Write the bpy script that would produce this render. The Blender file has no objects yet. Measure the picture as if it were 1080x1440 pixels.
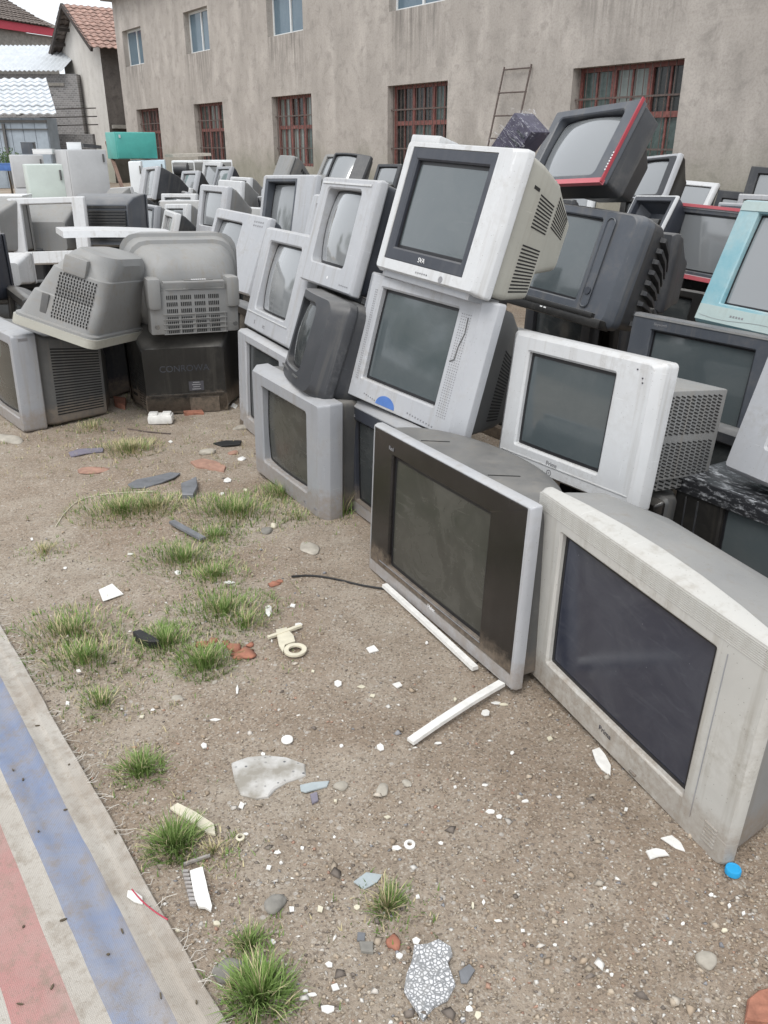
import bpy, bmesh, math, random
import numpy as np
from mathutils import Matrix, Vector, Euler
R = math.radians
rnd = random.Random(11)
scn = bpy.context.scene
COL = scn.collection

# ---------------------------------------------------------------- camera, sky, sun, exposure
CAM_H, PITCH, FPX = 1.45, R(24.1), 1150.0
cam_d = bpy.data.cameras.new('camera'); cam = bpy.data.objects.new('camera', cam_d); COL.objects.link(cam)
cam.location = (0, 0, CAM_H); cam.rotation_euler = (R(90) - PITCH, 0, 0)
cam_d.sensor_fit = 'VERTICAL'; cam_d.sensor_height = 36.0; cam_d.lens = FPX / 1440 * 36.0
cam_d.clip_start = .05; cam_d.clip_end = 600
scn.camera = cam
SUN_EL, SUN_AZ = R(58), R(205)          # azimuth clockwise from +Y; the sun stands behind the camera, a little left
w = bpy.data.worlds.new('World'); scn.world = w; w.use_nodes = True
nt = w.node_tree; nt.nodes.clear()
sky = nt.nodes.new('ShaderNodeTexSky'); sky.sky_type = 'NISHITA'; sky.sun_disc = False
sky.sun_elevation = SUN_EL; sky.sun_rotation = SUN_AZ; sky.air_density = 1.0; sky.dust_density = 4.0
hs = nt.nodes.new('ShaderNodeHueSaturation'); hs.inputs['Saturation'].default_value = .22
mx = nt.nodes.new('ShaderNodeMix'); mx.data_type = 'RGBA'; mx.inputs['Factor'].default_value = .6
mx.inputs[7].default_value = (8.6, 9.0, 9.5, 1)       # even cloud layer
bg = nt.nodes.new('ShaderNodeBackground'); bg.inputs['Strength'].default_value = .11
out = nt.nodes.new('ShaderNodeOutputWorld')
nt.links.new(sky.outputs[0], hs.inputs['Color']); nt.links.new(hs.outputs[0], mx.inputs[6])
nt.links.new(mx.outputs[2], bg.inputs['Color']); nt.links.new(bg.outputs[0], out.inputs['Surface'])
sd = bpy.data.lights.new('sun', 'SUN'); sd.energy = 1.1; sd.angle = R(28); sd.color = (1, .97, .92)
sun = bpy.data.objects.new('sun', sd); COL.objects.link(sun)
dv = Vector((math.sin(SUN_AZ) * math.cos(SUN_EL), math.cos(SUN_AZ) * math.cos(SUN_EL), math.sin(SUN_EL)))
sun.rotation_euler = dv.to_track_quat('Z', 'Y').to_euler(); sun.location = dv * 40
vs = scn.view_settings
scn.display_settings.display_device = 'sRGB'
vs.view_transform = 'Standard'; vs.look = 'None'; vs.gamma = 1; vs.use_curve_mapping = False; vs.exposure = .66

# ---------------------------------------------------------------- helpers
def at(px, py, z=0.0):
    """ground point seen at a pixel of the 1080x1440 photograph"""
    a, b = (px - 540) / FPX, (720 - py) / FPX
    d = (a, math.cos(PITCH) + b * math.sin(PITCH), -math.sin(PITCH) + b * math.cos(PITCH))
    t = (z - CAM_H) / d[2]
    return (d[0] * t, d[1] * t, z)
def aty(px, py, Y):
    a, b = (px - 540) / FPX, (720 - py) / FPX
    d = (a, math.cos(PITCH) + b * math.sin(PITCH), -math.sin(PITCH) + b * math.cos(PITCH))
    t = Y / d[1]
    return (d[0] * t, Y, CAM_H + d[2] * t)

def tag(o, label=None, cat=None, group=None, kind=None):
    if label: o['label'] = label
    if cat: o['category'] = cat
    if group: o['group'] = group
    if kind: o['kind'] = kind
    return o
def empty(name, mat4, label, cat, group=None):
    o = bpy.data.objects.new(name, None); COL.objects.link(o)
    o.empty_display_size = .1
    o.matrix_world = mat4
    return tag(o, label, cat, group)
class MB:
    """collects vertices and faces, links them as ONE mesh object"""
    def __init__(s): s.v, s.f, s.m = [], [], []
    def add(s, v, f, mi=0):
        n = len(s.v); s.v += [tuple(p) for p in v]; s.f += [tuple(i + n for i in q) for q in f]; s.m += [mi] * len(f)
    def box(s, c, d, rot=None, mi=0):
        x, y, z = d[0] / 2, d[1] / 2, d[2] / 2
        v = [Vector(p) for p in ((-x,-y,-z),(x,-y,-z),(x,y,-z),(-x,y,-z),(-x,-y,z),(x,-y,z),(x,y,z),(-x,y,z))]
        if rot is not None: v = [rot @ p for p in v]
        v = [(p[0] + c[0], p[1] + c[1], p[2] + c[2]) for p in v]
        s.add(v, [(0,3,2,1),(4,5,6,7),(0,1,5,4),(1,2,6,5),(2,3,7,6),(3,0,4,7)], mi)
    def bar(s, a, b, w, h=None, mi=0):
        a, b = Vector(a), Vector(b); d = b - a; q = d.to_track_quat('X', 'Z').to_matrix()
        s.box((a + b) / 2, (d.length, w, h or w), q, mi)
    def tube(s, pts, r, n=6, mi=0):
        pts = [Vector(p) for p in pts]; v = []
        for i, p in enumerate(pts):
            d = (pts[min(i + 1, len(pts) - 1)] - pts[max(i - 1, 0)]).normalized()
            u = d.orthogonal().normalized() if i == 0 else (u - d * u.dot(d)).normalized()
            k = d.cross(u)
            rr = r[i] if isinstance(r, (list, tuple)) else r
            v += [p + (u * math.cos(2 * math.pi * j / n) + k * math.sin(2 * math.pi * j / n)) * rr for j in range(n)]
        f = [(i * n + j, i * n + (j + 1) % n, (i + 1) * n + (j + 1) % n, (i + 1) * n + j) for i in range(len(pts) - 1) for j in range(n)]
        f += [tuple(range(n))[::-1], tuple((len(pts) - 1) * n + j for j in range(n))]
        s.add(v, f, mi)
    def loft(s, rings, cap0=False, cap1=False, mi=0):
        n = len(rings[0]); v = [p for r in rings for p in r]
        f = [(i * n + j, i * n + (j + 1) % n, (i + 1) * n + (j + 1) % n, (i + 1) * n + j) for i in range(len(rings) - 1) for j in range(n)]
        if cap0: f.append(tuple(range(n))[::-1])
        if cap1: f.append(tuple((len(rings) - 1) * n + j for j in range(n)))
        s.add(v, f, mi)
    def build(s, name, mats, parent=None, smooth=None, bevel=None):
        me = bpy.data.meshes.new(name); me.from_pydata(s.v, [], s.f)
        mats = mats if isinstance(mats, (list, tuple)) else [mats]
        for m in mats: me.materials.append(m)
        if len(mats) > 1: me.polygons.foreach_set('material_index', s.m)
        bm = bmesh.new(); bm.from_mesh(me)
        bmesh.ops.recalc_face_normals(bm, faces=bm.faces)
        if bevel: bmesh.ops.bevel(bm, geom=[e for e in bm.edges if e.calc_face_angle(0) > .5], offset=bevel, segments=2, affect='EDGES', profile=.6)
        bm.to_mesh(me); bm.free()
        if smooth or bevel:
            me.shade_smooth(); me.set_sharp_from_angle(angle=R(smooth or 35))
        me.update()
        o = bpy.data.objects.new(name, me); COL.objects.link(o)
        if parent: o.parent = parent
        return o
def kids(o): return [c for c in bpy.data.objects if c.parent == o]
def clone(root, mat4, label, group=None):
    r = root.copy(); COL.objects.link(r); r.matrix_world = mat4; r['label'] = label
    if group: r['group'] = group
    for c in list(root.children):
        k = c.copy(); COL.objects.link(k); k.parent = r
        for g in list(c.children):
            q = g.copy(); COL.objects.link(q); q.parent = k
    return r
def pose(x, y, z, yaw, lean=0, roll=0, *_):
    return Matrix.Translation((x, y, z)) @ Matrix.Rotation(R(yaw), 4, 'Z') @ Matrix.Rotation(R(-lean), 4, 'X') @ Matrix.Rotation(R(roll), 4, 'Y')

# ---------------------------------------------------------------- materials
MATS = {}
class N:
    """small node-tree helper"""
    def __init__(s, name):
        s.m = bpy.data.materials.new(name); s.m.use_nodes = True; s.t = s.m.node_tree; s.t.nodes.clear()
        s.o = s.n('OutputMaterial'); s.p = s.n('BsdfPrincipled'); s.l(s.p.outputs[0], s.o.inputs[0])
        s.tc = s.n('TexCoord')
    def n(s, k, **kw):
        q = s.t.nodes.new('ShaderNode' + k)
        for a, b in kw.items(): setattr(q, a, b)
        return q
    def l(s, a, b): s.t.links.new(a, b)
    def map(s, scale=(1,1,1), rot=(0,0,0), rand=False, src='Object'):
        m = s.n('Mapping'); m.inputs['Scale'].default_value = scale; m.inputs['Rotation'].default_value = rot
        v = s.tc.outputs[src]
        if rand:
            oi = s.n('ObjectInfo'); mu = s.n('Math', operation='MULTIPLY'); mu.inputs[1].default_value = 37.0
            s.l(oi.outputs['Random'], mu.inputs[0])
            ad = s.n('VectorMath', operation='ADD'); s.l(v, ad.inputs[0]); s.l(mu.outputs[0], ad.inputs[1]); v = ad.outputs[0]
        s.l(v, m.inputs['Vector']); return m.outputs[0]
    def noise(s, vec, scale, detail=4, rough=.55, dist=0):
        q = s.n('TexNoise'); q.inputs['Scale'].default_value = scale; q.inputs['Detail'].default_value = detail
        q.inputs['Roughness'].default_value = rough; q.inputs['Distortion'].default_value = dist
        s.l(vec, q.inputs['Vector']); return q.outputs['Fac']
    def voro(s, vec, scale, feature='F1', out='Distance'):
        q = s.n('TexVoronoi', feature=feature); q.inputs['Scale'].default_value = scale; s.l(vec, q.inputs['Vector']); return q.outputs[out]
    def ramp(s, fac, stops, interp='LINEAR'):
        q = s.n('ValToRGB'); q.color_ramp.interpolation = interp; e = q.color_ramp.elements
        while len(e) < len(stops): e.new(.5)
        for k, (p, c) in zip(e, stops):
            k.position = p; k.color = (c, c, c, 1) if isinstance(c, (int, float)) else (*c, 1)
        s.l(fac, q.inputs[0]); return q.outputs['Color']
    def mix(s, fac, a, b, mode='MIX'):
        q = s.n('Mix', data_type='RGBA', blend_type=mode)
        for i, v in ((0, fac), (6, a), (7, b)):
            if isinstance(v, (int, float)): q.inputs[i].default_value = v if i == 0 else (v, v, v, 1)
            elif isinstance(v, tuple): q.inputs[i].default_value = (*v, 1)
            else: s.l(v, q.inputs[i])
        return q.outputs[2]
    def mul(s, a, b, op='MULTIPLY'):
        q = s.n('Math', operation=op)
        for i, v in ((0, a), (1, b)):
            if isinstance(v, (int, float)): q.inputs[i].default_value = v
            else: s.l(v, q.inputs[i])
        return q.outputs[0]
    def bump(s, h, strength=.3, dist=.01):
        b = s.n('Bump'); b.inputs['Strength'].default_value = strength; b.inputs['Distance'].default_value = dist
        s.l(h, b.inputs['Height']); s.l(b.outputs[0], s.p.inputs['Normal'])
    def set(s, **k):
        for a, v in k.items():
            i = s.p.inputs[a.replace('_', ' ')]
            if isinstance(v, (int, float)): i.default_value = v
            elif isinstance(v, tuple): i.default_value = (*v, 1)
            else: s.l(v, i)
        return s.m
def plastic(name, col, rough=.45, dirt=.35, dcol=(.23, .2, .16), metal=0.0, fade=None):
    if name in MATS: return MATS[name]
    k = N(name); v = k.map(rand=True)
    n1 = k.noise(v, 5, 6, .62, .4); n2 = k.noise(v, 38, 5, .7)
    c2 = fade or tuple(min(1, c * 1.18 + .006) for c in col)
    base = k.mix(k.ramp(n1, [(.3, 0), (.72, 1)]), col, c2)
    d = k.mul(k.ramp(n1, [(.48, 0), (.75, 1)]), k.ramp(n2, [(.4, 0), (.7, 1)]))
    # streaks that run down the case, scratches, grime specks
    st = k.noise(k.map((26, 26, 1.6), rand=True), 1, 4, .6)
    d2 = k.mul(k.ramp(st, [(.53, 0), (.74, 1)]), .65)
    dm = k.mul(k.mul(d, d2, 'ADD'), dirt)
    c = k.mix(dm, base, dcol)
    sp = k.ramp(k.voro(v, 70), [(.05, 1), (.11, 0)])
    c = k.mix(k.mul(sp, min(1, dirt * 1.0)), c, tuple(x * .5 for x in dcol))
    ro = k.mul(k.mul(dm, .45), rough, 'ADD')
    # dust that settled on upward faces, mud splashed from the ground
    ge = k.n('NewGeometry'); sn = k.n('SeparateXYZ'); k.l(ge.outputs['Normal'], sn.inputs[0]); sp_ = k.n('SeparateXYZ'); k.l(ge.outputs['Position'], sp_.inputs[0])
    up = k.mul(k.ramp(sn.outputs[2], [(.45, 0), (.95, 1)]), k.ramp(n1, [(.25, .15), (.7, .75)]))
    c = k.mix(k.mul(up, .6), c, (.30, .285, .26) if max(col) < .3 else (.42, .40, .37))
    md = k.mul(k.mul(n1, .09), k.mul(n2, .07), 'ADD'); md = k.mul(sp_.outputs[2], md, 'SUBTRACT')
    c = k.mix(k.mul(k.ramp(md, [(0.0, .6), (.05, 0)]), k.ramp(n2, [(.3, .35), (.6, 1)])), c, (.235, .185, .14))
    sc = k.noise(k.map((3, 3, 110), rot=(.2, .75, .1), rand=True), 1, 2, .5); sc2 = k.noise(k.map((120, 3, 4), rot=(.1, .5, .3), rand=True), 1, 2, .5)
    scm = k.mul(k.mul(k.ramp(sc, [(.70, 0), (.73, 1)]), k.ramp(sc2, [(.70, 0), (.73, 1)]), 'ADD'), .35)
    c = k.mix(k.mul(scm, k.ramp(n2, [(.45, 0), (.6, 1)])), c, tuple(min(1, x * 1.5 + .05) for x in col))
    fine = k.noise(v, 900, 2)
    k.bump(k.mul(fine, k.mul(n2, 1.5), 'ADD'), .1, .002)
    MATS[name] = k.set(Base_Color=c, Roughness=ro, Metallic=metal); return MATS[name]
def glass(name, col, rough=.1, dust=.35, dcol=(.2, .2, .19), spec=.5, coat=0.0):
    if name in MATS: return MATS[name]
    k = N(name); v = k.map(rand=True)
    n1 = k.noise(v, 6, 6, .65, .8)
    sm = k.noise(k.map((3.2, 3, 13), rot=(0, .5, 0), rand=True), 2.2, 5, .65, 1.2)
    sp = k.ramp(k.voro(v, 46), [(.03, 1), (.1, 0)])
    spm = k.mul(sp, k.ramp(k.noise(v, 9, 3), [(.5, 0), (.62, 1)]))
    d = k.mul(k.ramp(n1, [(.42, 0), (.8, 1)]), .45)
    d = k.mul(d, k.mul(k.ramp(sm, [(.57, 0), (.78, 1)]), .32), 'ADD')
    d = k.mul(d, k.mul(spm, .8), 'ADD')
    dm = k.mul(d, dust)
    MATS[name] = k.set(Base_Color=k.mix(dm, col, dcol), Roughness=k.mul(k.mul(dm, .6), rough, 'ADD'), Specular_IOR_Level=spec, Coat_Weight=coat, Coat_Roughness=.06, Coat_IOR=1.6)
    return MATS[name]
def simple(name, col, rough=.6, var=.25, scale=20, bump=.2, metal=0.0, bdist=.003):
    if name in MATS: return MATS[name]
    k = N(name); v = k.map(rand=True); n1 = k.noise(v, scale, 5, .65)
    lo = tuple(c * (1 - var) for c in col); hi = tuple(min(1, c * (1 + var)) for c in col)
    k.bump(n1, bump, bdist)
    MATS[name] = k.set(Base_Color=k.mix(k.ramp(n1, [(.3, 0), (.7, 1)]), lo, hi), Roughness=rough, Metallic=metal); return MATS[name]

P_SILVER = plastic('silver_plastic', (.27, .28, .30), .38, .6)
P_SILVER2 = plastic('light_silver_plastic', (.36, .37, .39), .36, .6)
P_WARM = plastic('yellowed_silver_plastic', (.45, .445, .42), .4, .75, (.24, .21, .165))
P_WHITE = plastic('white_plastic', (.50, .51, .52), .38, .6)
P_BEIGE = plastic('beige_plastic', (.345, .34, .30), .5, .4)
P_GREY = plastic('grey_plastic', (.085, .086, .086), .5, .5)
P_LGREY = plastic('pale_grey_plastic', (.21, .212, .21), .52, .65)
P_MGREY = plastic('slate_plastic', (.062, .07, .084), .38, .4)
P_DARK = plastic('charcoal_plastic', (.03, .032, .037), .42, .4, (.16, .15, .13))
P_NAVY = plastic('navy_plastic', (.03, .034, .045), .38, .3, (.13, .13, .13))
P_BLACK = plastic('black_plastic', (.014, .0135, .013), .3, .3, (.12, .11, .09))
P_BROWNBLK = plastic('glossy_black_plastic', (.012, .0105, .01), .16, .12, (.1, .085, .07))
P_TEAL = plastic('teal_plastic', (.15, .36, .43), .4, .3, fade=(.36, .49, .51))
P_TEALPALE = plastic('pale_teal_plastic', (.35, .43, .42), .4, .35)
P_RED = plastic('red_plastic', (.30, .02, .035), .35, .2)
P_PINK = plastic('faded_red_plastic', (.46, .10, .12), .4, .25)
P_VENT = simple('vent_dark', (.012, .012, .012), .7, .1)
P_MASK = simple('screen_rim_black', (.012, .012, .014), .45, .1)
G_GREY = glass('grey_screen_glass', (.072, .088, .094), .09, .3, spec=.7, coat=.5)
G_PALE = glass('pale_screen_glass', (.20, .212, .22), .07, .25, spec=1.0, coat=1.0)
G_DARK = glass('dark_screen_glass', (.035, .04, .042), .1, .5, spec=.6)
G_BLUE = glass('blue_grey_screen_glass', (.034, .038, .055), .13, .45, (.17, .18, .2), spec=.6)
G_DUST = glass('dusty_screen_glass', (.045, .046, .04), .2, .8, (.16, .155, .135))

# ---------------------------------------------------------------- ground
def lattice(seed):
    g = np.random.RandomState(seed).rand(256, 256)
    def f(x, y):
        x = np.asarray(x, float); y = np.asarray(y, float)
        xi, yi = np.floor(x).astype(int), np.floor(y).astype(int); u, v = x - xi, y - yi
        u, v = u * u * (3 - 2 * u), v * v * (3 - 2 * v)
        a, b, c, d = g[xi & 255, yi & 255], g[(xi + 1) & 255, yi & 255], g[xi & 255, (yi + 1) & 255], g[(xi + 1) & 255, (yi + 1) & 255]
        return (a * (1 - u) + b * u) * (1 - v) + (c * (1 - u) + d * u) * v - .5
    return f
L1, L2, L3, L4 = lattice(1), lattice(2), lattice(3), lattice(4)
def hgt(x, y):
    return .022 * L1(np.asarray(x) * 2.2 + 40, np.asarray(y) * 2.2 + 40) + .010 * L2(np.asarray(x) * 8 + 90, np.asarray(y) * 8 + 90) + .006 * L3(np.asarray(x) * 26 + 200, np.asarray(y) * 26 + 200) - .004
def axis(a0, b0, b1, a1, st, big):
    return np.concatenate([np.linspace(a0, b0, big, endpoint=False), np.arange(b0, b1, st), np.linspace(b1, a1, big)])
gx = axis(-90, -3.4, 2.6, 90, .022, 14); gy = axis(-14, .5, 6.5, 120, .022, 16)
GX, GY = np.meshgrid(gx, gy); near = ((GX > -3.5) & (GX < 2.7) & (GY > .4) & (GY < 6.7))
GZ = np.where(near, hgt(GX, GY) + .004 * L4(GX * 70 + 300, GY * 70 + 300), -.004)
me = bpy.data.meshes.new('ground'); nx, ny = len(gx), len(gy)
idx = np.arange(nx * ny).reshape(ny, nx)
quads = np.stack([idx[:-1, :-1], idx[:-1, 1:], idx[1:, 1:], idx[1:, :-1]], -1).reshape(-1, 4)
def fast_mesh(me, V, F):
    n = F.shape[1]
    me.vertices.add(len(V)); me.vertices.foreach_set('co', np.ascontiguousarray(V, np.float32).ravel())
    me.loops.add(F.size); me.loops.foreach_set('vertex_index', np.ascontiguousarray(F, np.int32).ravel())
    me.polygons.add(len(F)); me.polygons.foreach_set('loop_start', np.arange(0, F.size, n, dtype=np.int32)); me.polygons.foreach_set('loop_total', np.full(len(F), n, np.int32))
    me.update(calc_edges=True); me.validate()
fast_mesh(me, np.stack([GX, GY, GZ], -1).reshape(-1, 3), quads); me.shade_smooth()
k = N('dirt'); v = k.map()
n1 = k.noise(v, 1.3, 6, .6, .5); n2 = k.noise(v, 7, 6, .65, .3); n3 = k.noise(v, 60, 5, .7); n4 = k.noise(v, 260, 3, .7)
c = k.mix(k.ramp(n1, [(.40, 0), (.60, 1)]), (.30, .235, .178), (.395, .34, .277))
c = k.mix(k.mul(k.ramp(n2, [(.42, 0), (.68, 1)]), .6), c, (.235, .18, .13))
vo = k.voro(v, 210, out='Color'); sp = k.n('SeparateColor'); k.l(vo, sp.inputs[0])
c = k.mix(k.ramp(sp.outputs[0], [(.0, .72), (.28, .0)]), c, (.115, .093, .075))
c = k.mix(k.ramp(sp.outputs[1], [(.76, 0), (.97, .7)]), c, (.47, .425, .365))
c = k.mix(k.ramp(n3, [(.3, .45), (.48, 0)]), c, (.13, .102, .08))
vb = k.voro(v, 48, out='Color'); sb = k.n('SeparateColor'); k.l(vb, sb.inputs[0]); vd = k.voro(v, 48)
c = k.mix(k.mul(k.ramp(sb.outputs[0], [(.92, 0), (.94, 1)]), k.ramp(vd, [(.2, .7), (.34, 0)])), c, (.5, .47, .43))
k.bump(k.mul(k.mul(n3, .6), k.mul(n4, .5), 'ADD'), .85, .012)
me.materials.append(k.set(Base_Color=c, Roughness=.93, Specular_IOR_Level=.2))
o = bpy.data.objects.new('ground', me); COL.objects.link(o); tag(o, 'bare brown dirt yard strewn with grit', kind='structure')

# ---------------------------------------------------------------- long plastered building
def stain(name, col, lo, hi, scale=1.0, rough=.9, sills=False):
    k = N(name); v = k.map()
    st = k.noise(k.map((1.1 * scale, 1.1 * scale, .42 * scale)), 1.5, 5, .55, .2); bl = k.noise(v, .8 * scale, 6, .62, .8); fi = k.noise(v, 26, 5, .7); b2 = k.noise(v, 3.2 * scale, 6, .68, .5)
    c = k.mix(k.ramp(st, [(.34, 0), (.7, 1)]), tuple((a+b)/2 for a,b in zip(lo,col)), hi)
    c = k.mix(k.ramp(bl, [(.38, .85), (.62, 0)]), c, col)
    c = k.mix(k.ramp(b2, [(.5, 0), (.74, .8)]), c, lo)
    c = k.mix(k.ramp(fi, [(.35, .25), (.55, 0)]), c, tuple(x * .6 for x in lo))
    # damp foot of the wall and runs of moss
    se = k.n('SeparateXYZ'); k.l(v, se.inputs[0])
    zz = k.mul(se.outputs[2], k.mul(bl, 1.6), 'SUBTRACT')
    c = k.mix(k.ramp(zz, [(0, .5), (.7, 0)]), c, tuple(x * y for x, y in zip(lo, (.62, .7, .52))))
    if sills:   # rain runs below the upper sills
        ph = k.mul(k.mul(k.mul(se.outputs[0], 2.03, 'ADD'), 1 / 5.62), 1.0, 'FRACT'); cd = k.mul(k.mul(ph, .5, 'SUBTRACT'), 0, 'ABSOLUTE')
        zf = k.mul(k.ramp(k.mul(k.mul(se.outputs[2], 2.6, 'SUBTRACT'), 1 / 1.55), [(0, 0), (.97, .9), (.99, 0)]), k.ramp(cd, [(.15, 1), (.21, 0)]))
        dr = k.noise(k.map((9, 9, .5)), 1.2, 4, .6); c = k.mix(k.mul(zf, k.ramp(dr, [(.42, 0), (.66, .9)])), c, tuple(x * .62 for x in lo))
    k.bump(fi, .3, .012)
    return k.set(Base_Color=c, Roughness=rough, Specular_IOR_Level=.15)
M_PLASTER = stain('stained_plaster', (.375, .345, .315), (.245, .226, .207), (.515, .475, .437), sills=True)
M_WOODRED = simple('red_brown_window_paint', (.19, .072, .062), .6, .45, 14)
M_IRON = simple('rusty_iron', (.095, .072, .064), .75, .4, 30)
M_PANE = glass('old_window_glass', (.05, .075, .07), .12, .9, (.22, .28, .26))
M_PANE2 = glass('blue_window_glass', (.10, .15, .19), .08, .3, (.3, .35, .38))
M_PANED = glass('black_window_glass', (.015, .018, .018), .12, .7, (.15, .16, .15)); M_PANEC = glass('curtained_window_glass', (.17, .2, .19), .14, .8, (.3, .32, .3))
M_ALU = simple('white_window_frame', (.62, .64, .64), .4, .06)
M_CONC = simple('grey_concrete', (.27, .255, .23), .9, .25, 8)
DIR = Vector((-.578, .816, 0)).normalized(); OUTN = Vector((-DIR.y, DIR.x, 0))
MBLD = Matrix((DIR, OUTN, Vector((0, 0, 1)))).transposed().to_4x4(); MBLD.translation = Vector((4.41, 14.67, 0))
BLD = empty('plastered_building', MBLD, 'long two storey building with stained grey plaster and barred windows', 'building')
LOWW = [(-.39, 1.9), (5.35, 7.49), (10.86, 13.01), (16.16, 18.33), (21.4, 23.62), (-6.3, -4.1)]
UPW = [(-.2, 1.75), (5.5, 7.44), (11.16, 13.05), (16.75, 18.55), (22.3, 24.2), (-6.1, -4.2)]
ZL, ZU = (.95, 2.69), (4.12, 5.27)
S0, S1, ZT, DEEP = -10.0, 24.9, 6.3, .32
def wall_with_holes(mb, s0, s1, zt, holes, deep):
    ss = sorted({s0, s1, *[h[0] for h in holes], *[h[1] for h in holes]}); zs = sorted({0.0, zt, *[h[2] for h in holes], *[h[3] for h in holes]})
    for a, b in zip(ss, ss[1:]):
        for c_, d in zip(zs, zs[1:]):
            if any(h[0] <= a and b <= h[1] and h[2] <= c_ and d <= h[3] for h in holes): continue
            mb.add([(a, 0, c_), (b, 0, c_), (b, 0, d), (a, 0, d)], [(3, 2, 1, 0)])
    for a, b, c_, d in holes:
        q = [(a, 0, c_), (b, 0, c_), (b, 0, d), (a, 0, d)]; mb.add(q + [(x, -deep, z) for x, _, z in q], [(0, 1, 5, 4), (1, 2, 6, 5), (2, 3, 7, 6), (3, 0, 4, 7)])
m = MB(); wall_with_holes(m, S0, S1, ZT, [(a, b, *ZL) for a, b in LOWW] + [(a, b, *ZU) for a, b in UPW], DEEP)
m.add([(S0, 0, 0), (S0, -8, 0), (S0, -8, ZT), (S0, 0, ZT)], [(0, 1, 2, 3)]); m.add([(S1, 0, 0), (S1, -8, 0), (S1, -8, ZT), (S1, 0, ZT)], [(0, 3, 2, 1)]); m.add([(S0, -8, 0), (S1, -8, 0), (S1, -8, ZT), (S0, -8, ZT)], [(0, 1, 2, 3)])
m.build('wall', M_PLASTER, BLD)
m = MB(); m.box(((S0 + S1) / 2, -3.9, ZT + .11), (S1 - S0 + .5, 8.5, .22)); m.build('cornice', M_CONC, BLD, bevel=.02)
m = MB(); m.loft([[(S0 - .2, .25, ZT + .23), (S1 + .2, .25, ZT + .23), (S1 + .2, -8.1, ZT + .23), (S0 - .2, -8.1, ZT + .23)], [(S0 + 1, -4, ZT + 1.7), (S1 - 1, -4, ZT + 1.7), (S1 - 1, -4.2, ZT + 1.7), (S0 + 1, -4.2, ZT + 1.7)]], True, True)
m.build('roof', M_CONC, BLD)
rw = random.Random(4)
for a, b in LOWW:
    wn = MB(); W_ = b - a; z0, z1 = ZL; y_ = -.24
    zt_ = z0 + (z1 - z0) * .56
    for u in (0, 1): wn.box((a + .035 + u * (W_ - .07), y_, (z0 + z1) / 2), (.07, .08, z1 - z0))
    for z_ in (z0 + .035, z1 - .035): wn.box(((a + b) / 2, y_, z_), (W_ - .14, .078, .07))
    wn.box(((a + b) / 2, y_ + .002, zt_), (W_ - .14, .09, .09))
    for u in (1 / 3, 2 / 3): wn.box((a + W_ * u, y_ + .004, (z0 + z1) / 2), (.10, .076, z1 - z0 - .14))
    win = wn.build('window', M_WOODRED, BLD)
    for u0, u1 in ((0, 1/3), (1/3, 2/3), (2/3, 1)):
        for c_, d in ((z0 + .07, zt_ - .045), (zt_ + .045, z1 - .07)):
            p_ = MB(); p_.box((a + W_ * (u0 + u1) / 2, y_ - .01, (c_ + d) / 2), (W_ / 3 - .11, .006, d - c_)); p_.build('pane', rw.choice((M_PANE, M_PANE, M_PANED, M_PANEC)), win)
            s_ = MB(); t_ = a + W_ * (u0 + u1) / 2; s_.box((t_, y_ + .006, (c_ + d) / 2), (.035, .03, d - c_ - .002)); s_.build('glazing_bar', M_WOODRED, win)
    for i in range(15):
        p_ = MB(); x_ = a + W_ * (i + .5) / 15; p_.tube([(x_, -.12, z0), (x_ + rw.uniform(-.006, .006), -.12, (z0 + z1) / 2), (x_, -.12, z1)], .009, 5); p_.build('iron_bar', M_IRON, win)
    for z_ in (z0 + .45, z0 + 1.25):
        p_ = MB(); p_.box(((a + b) / 2, -.105, z_), (W_, .012, .03)); p_.build('cross_bar', M_IRON, win)
    p_ = MB(); p_.box(((a + b) / 2, -.85, (z0 + z1) / 2), (W_ + .8, .05, z1 - z0 + .6)); p_.build('dark_interior', P_GREY0, win) if False else None
for a, b in UPW:
    wn = MB(); W_ = b - a; z0, z1 = ZU; y_ = -.22
    for u in (0, 1): wn.box((a + .03 + u * (W_ - .06), y_, (z0 + z1) / 2), (.06, .07, z1 - z0))
    for z_ in (z0 + .03, z1 - .03): wn.box(((a + b) / 2, y_, z_), (W_ - .12, .068, .06))
    wn.box(((a + b) / 2, y_ + .003, (z0 + z1) / 2), (.06, .06, z1 - z0 - .12)); win = wn.build('window', M_ALU, BLD)
    for u in (0, 1): p_ = MB(); p_.box((a + W_ * (.25 + .5 * u), y_ - .004 + .016 * u, (z0 + z1) / 2), (W_ / 2 - .09, .006, z1 - z0 - .12)); p_.build('pane', M_PANE2, win)

# rusty ladder against the wall
LAD = empty('ladder', MBLD @ Matrix.Translation((3.3, 0, 0)), 'thin rusty ladder leaning on the plastered wall between two barred windows', 'ladder')
def lp(u, t): return (u - .05 * t + .0, .05 + .62 * (1 - t), 2.82 * t)
for u in (-.36, .36): m = MB(); m.tube([lp(u, 0), lp(u, .5), lp(u, 1)], .017, 6); m.build('rail', M_IRON, LAD)
for i in range(7): m = MB(); m.tube([lp(-.38, .14 + .14 * i), lp(.38, .143 + .14 * i)], .014, 6); m.build('rung', M_IRON, LAD)

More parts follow.
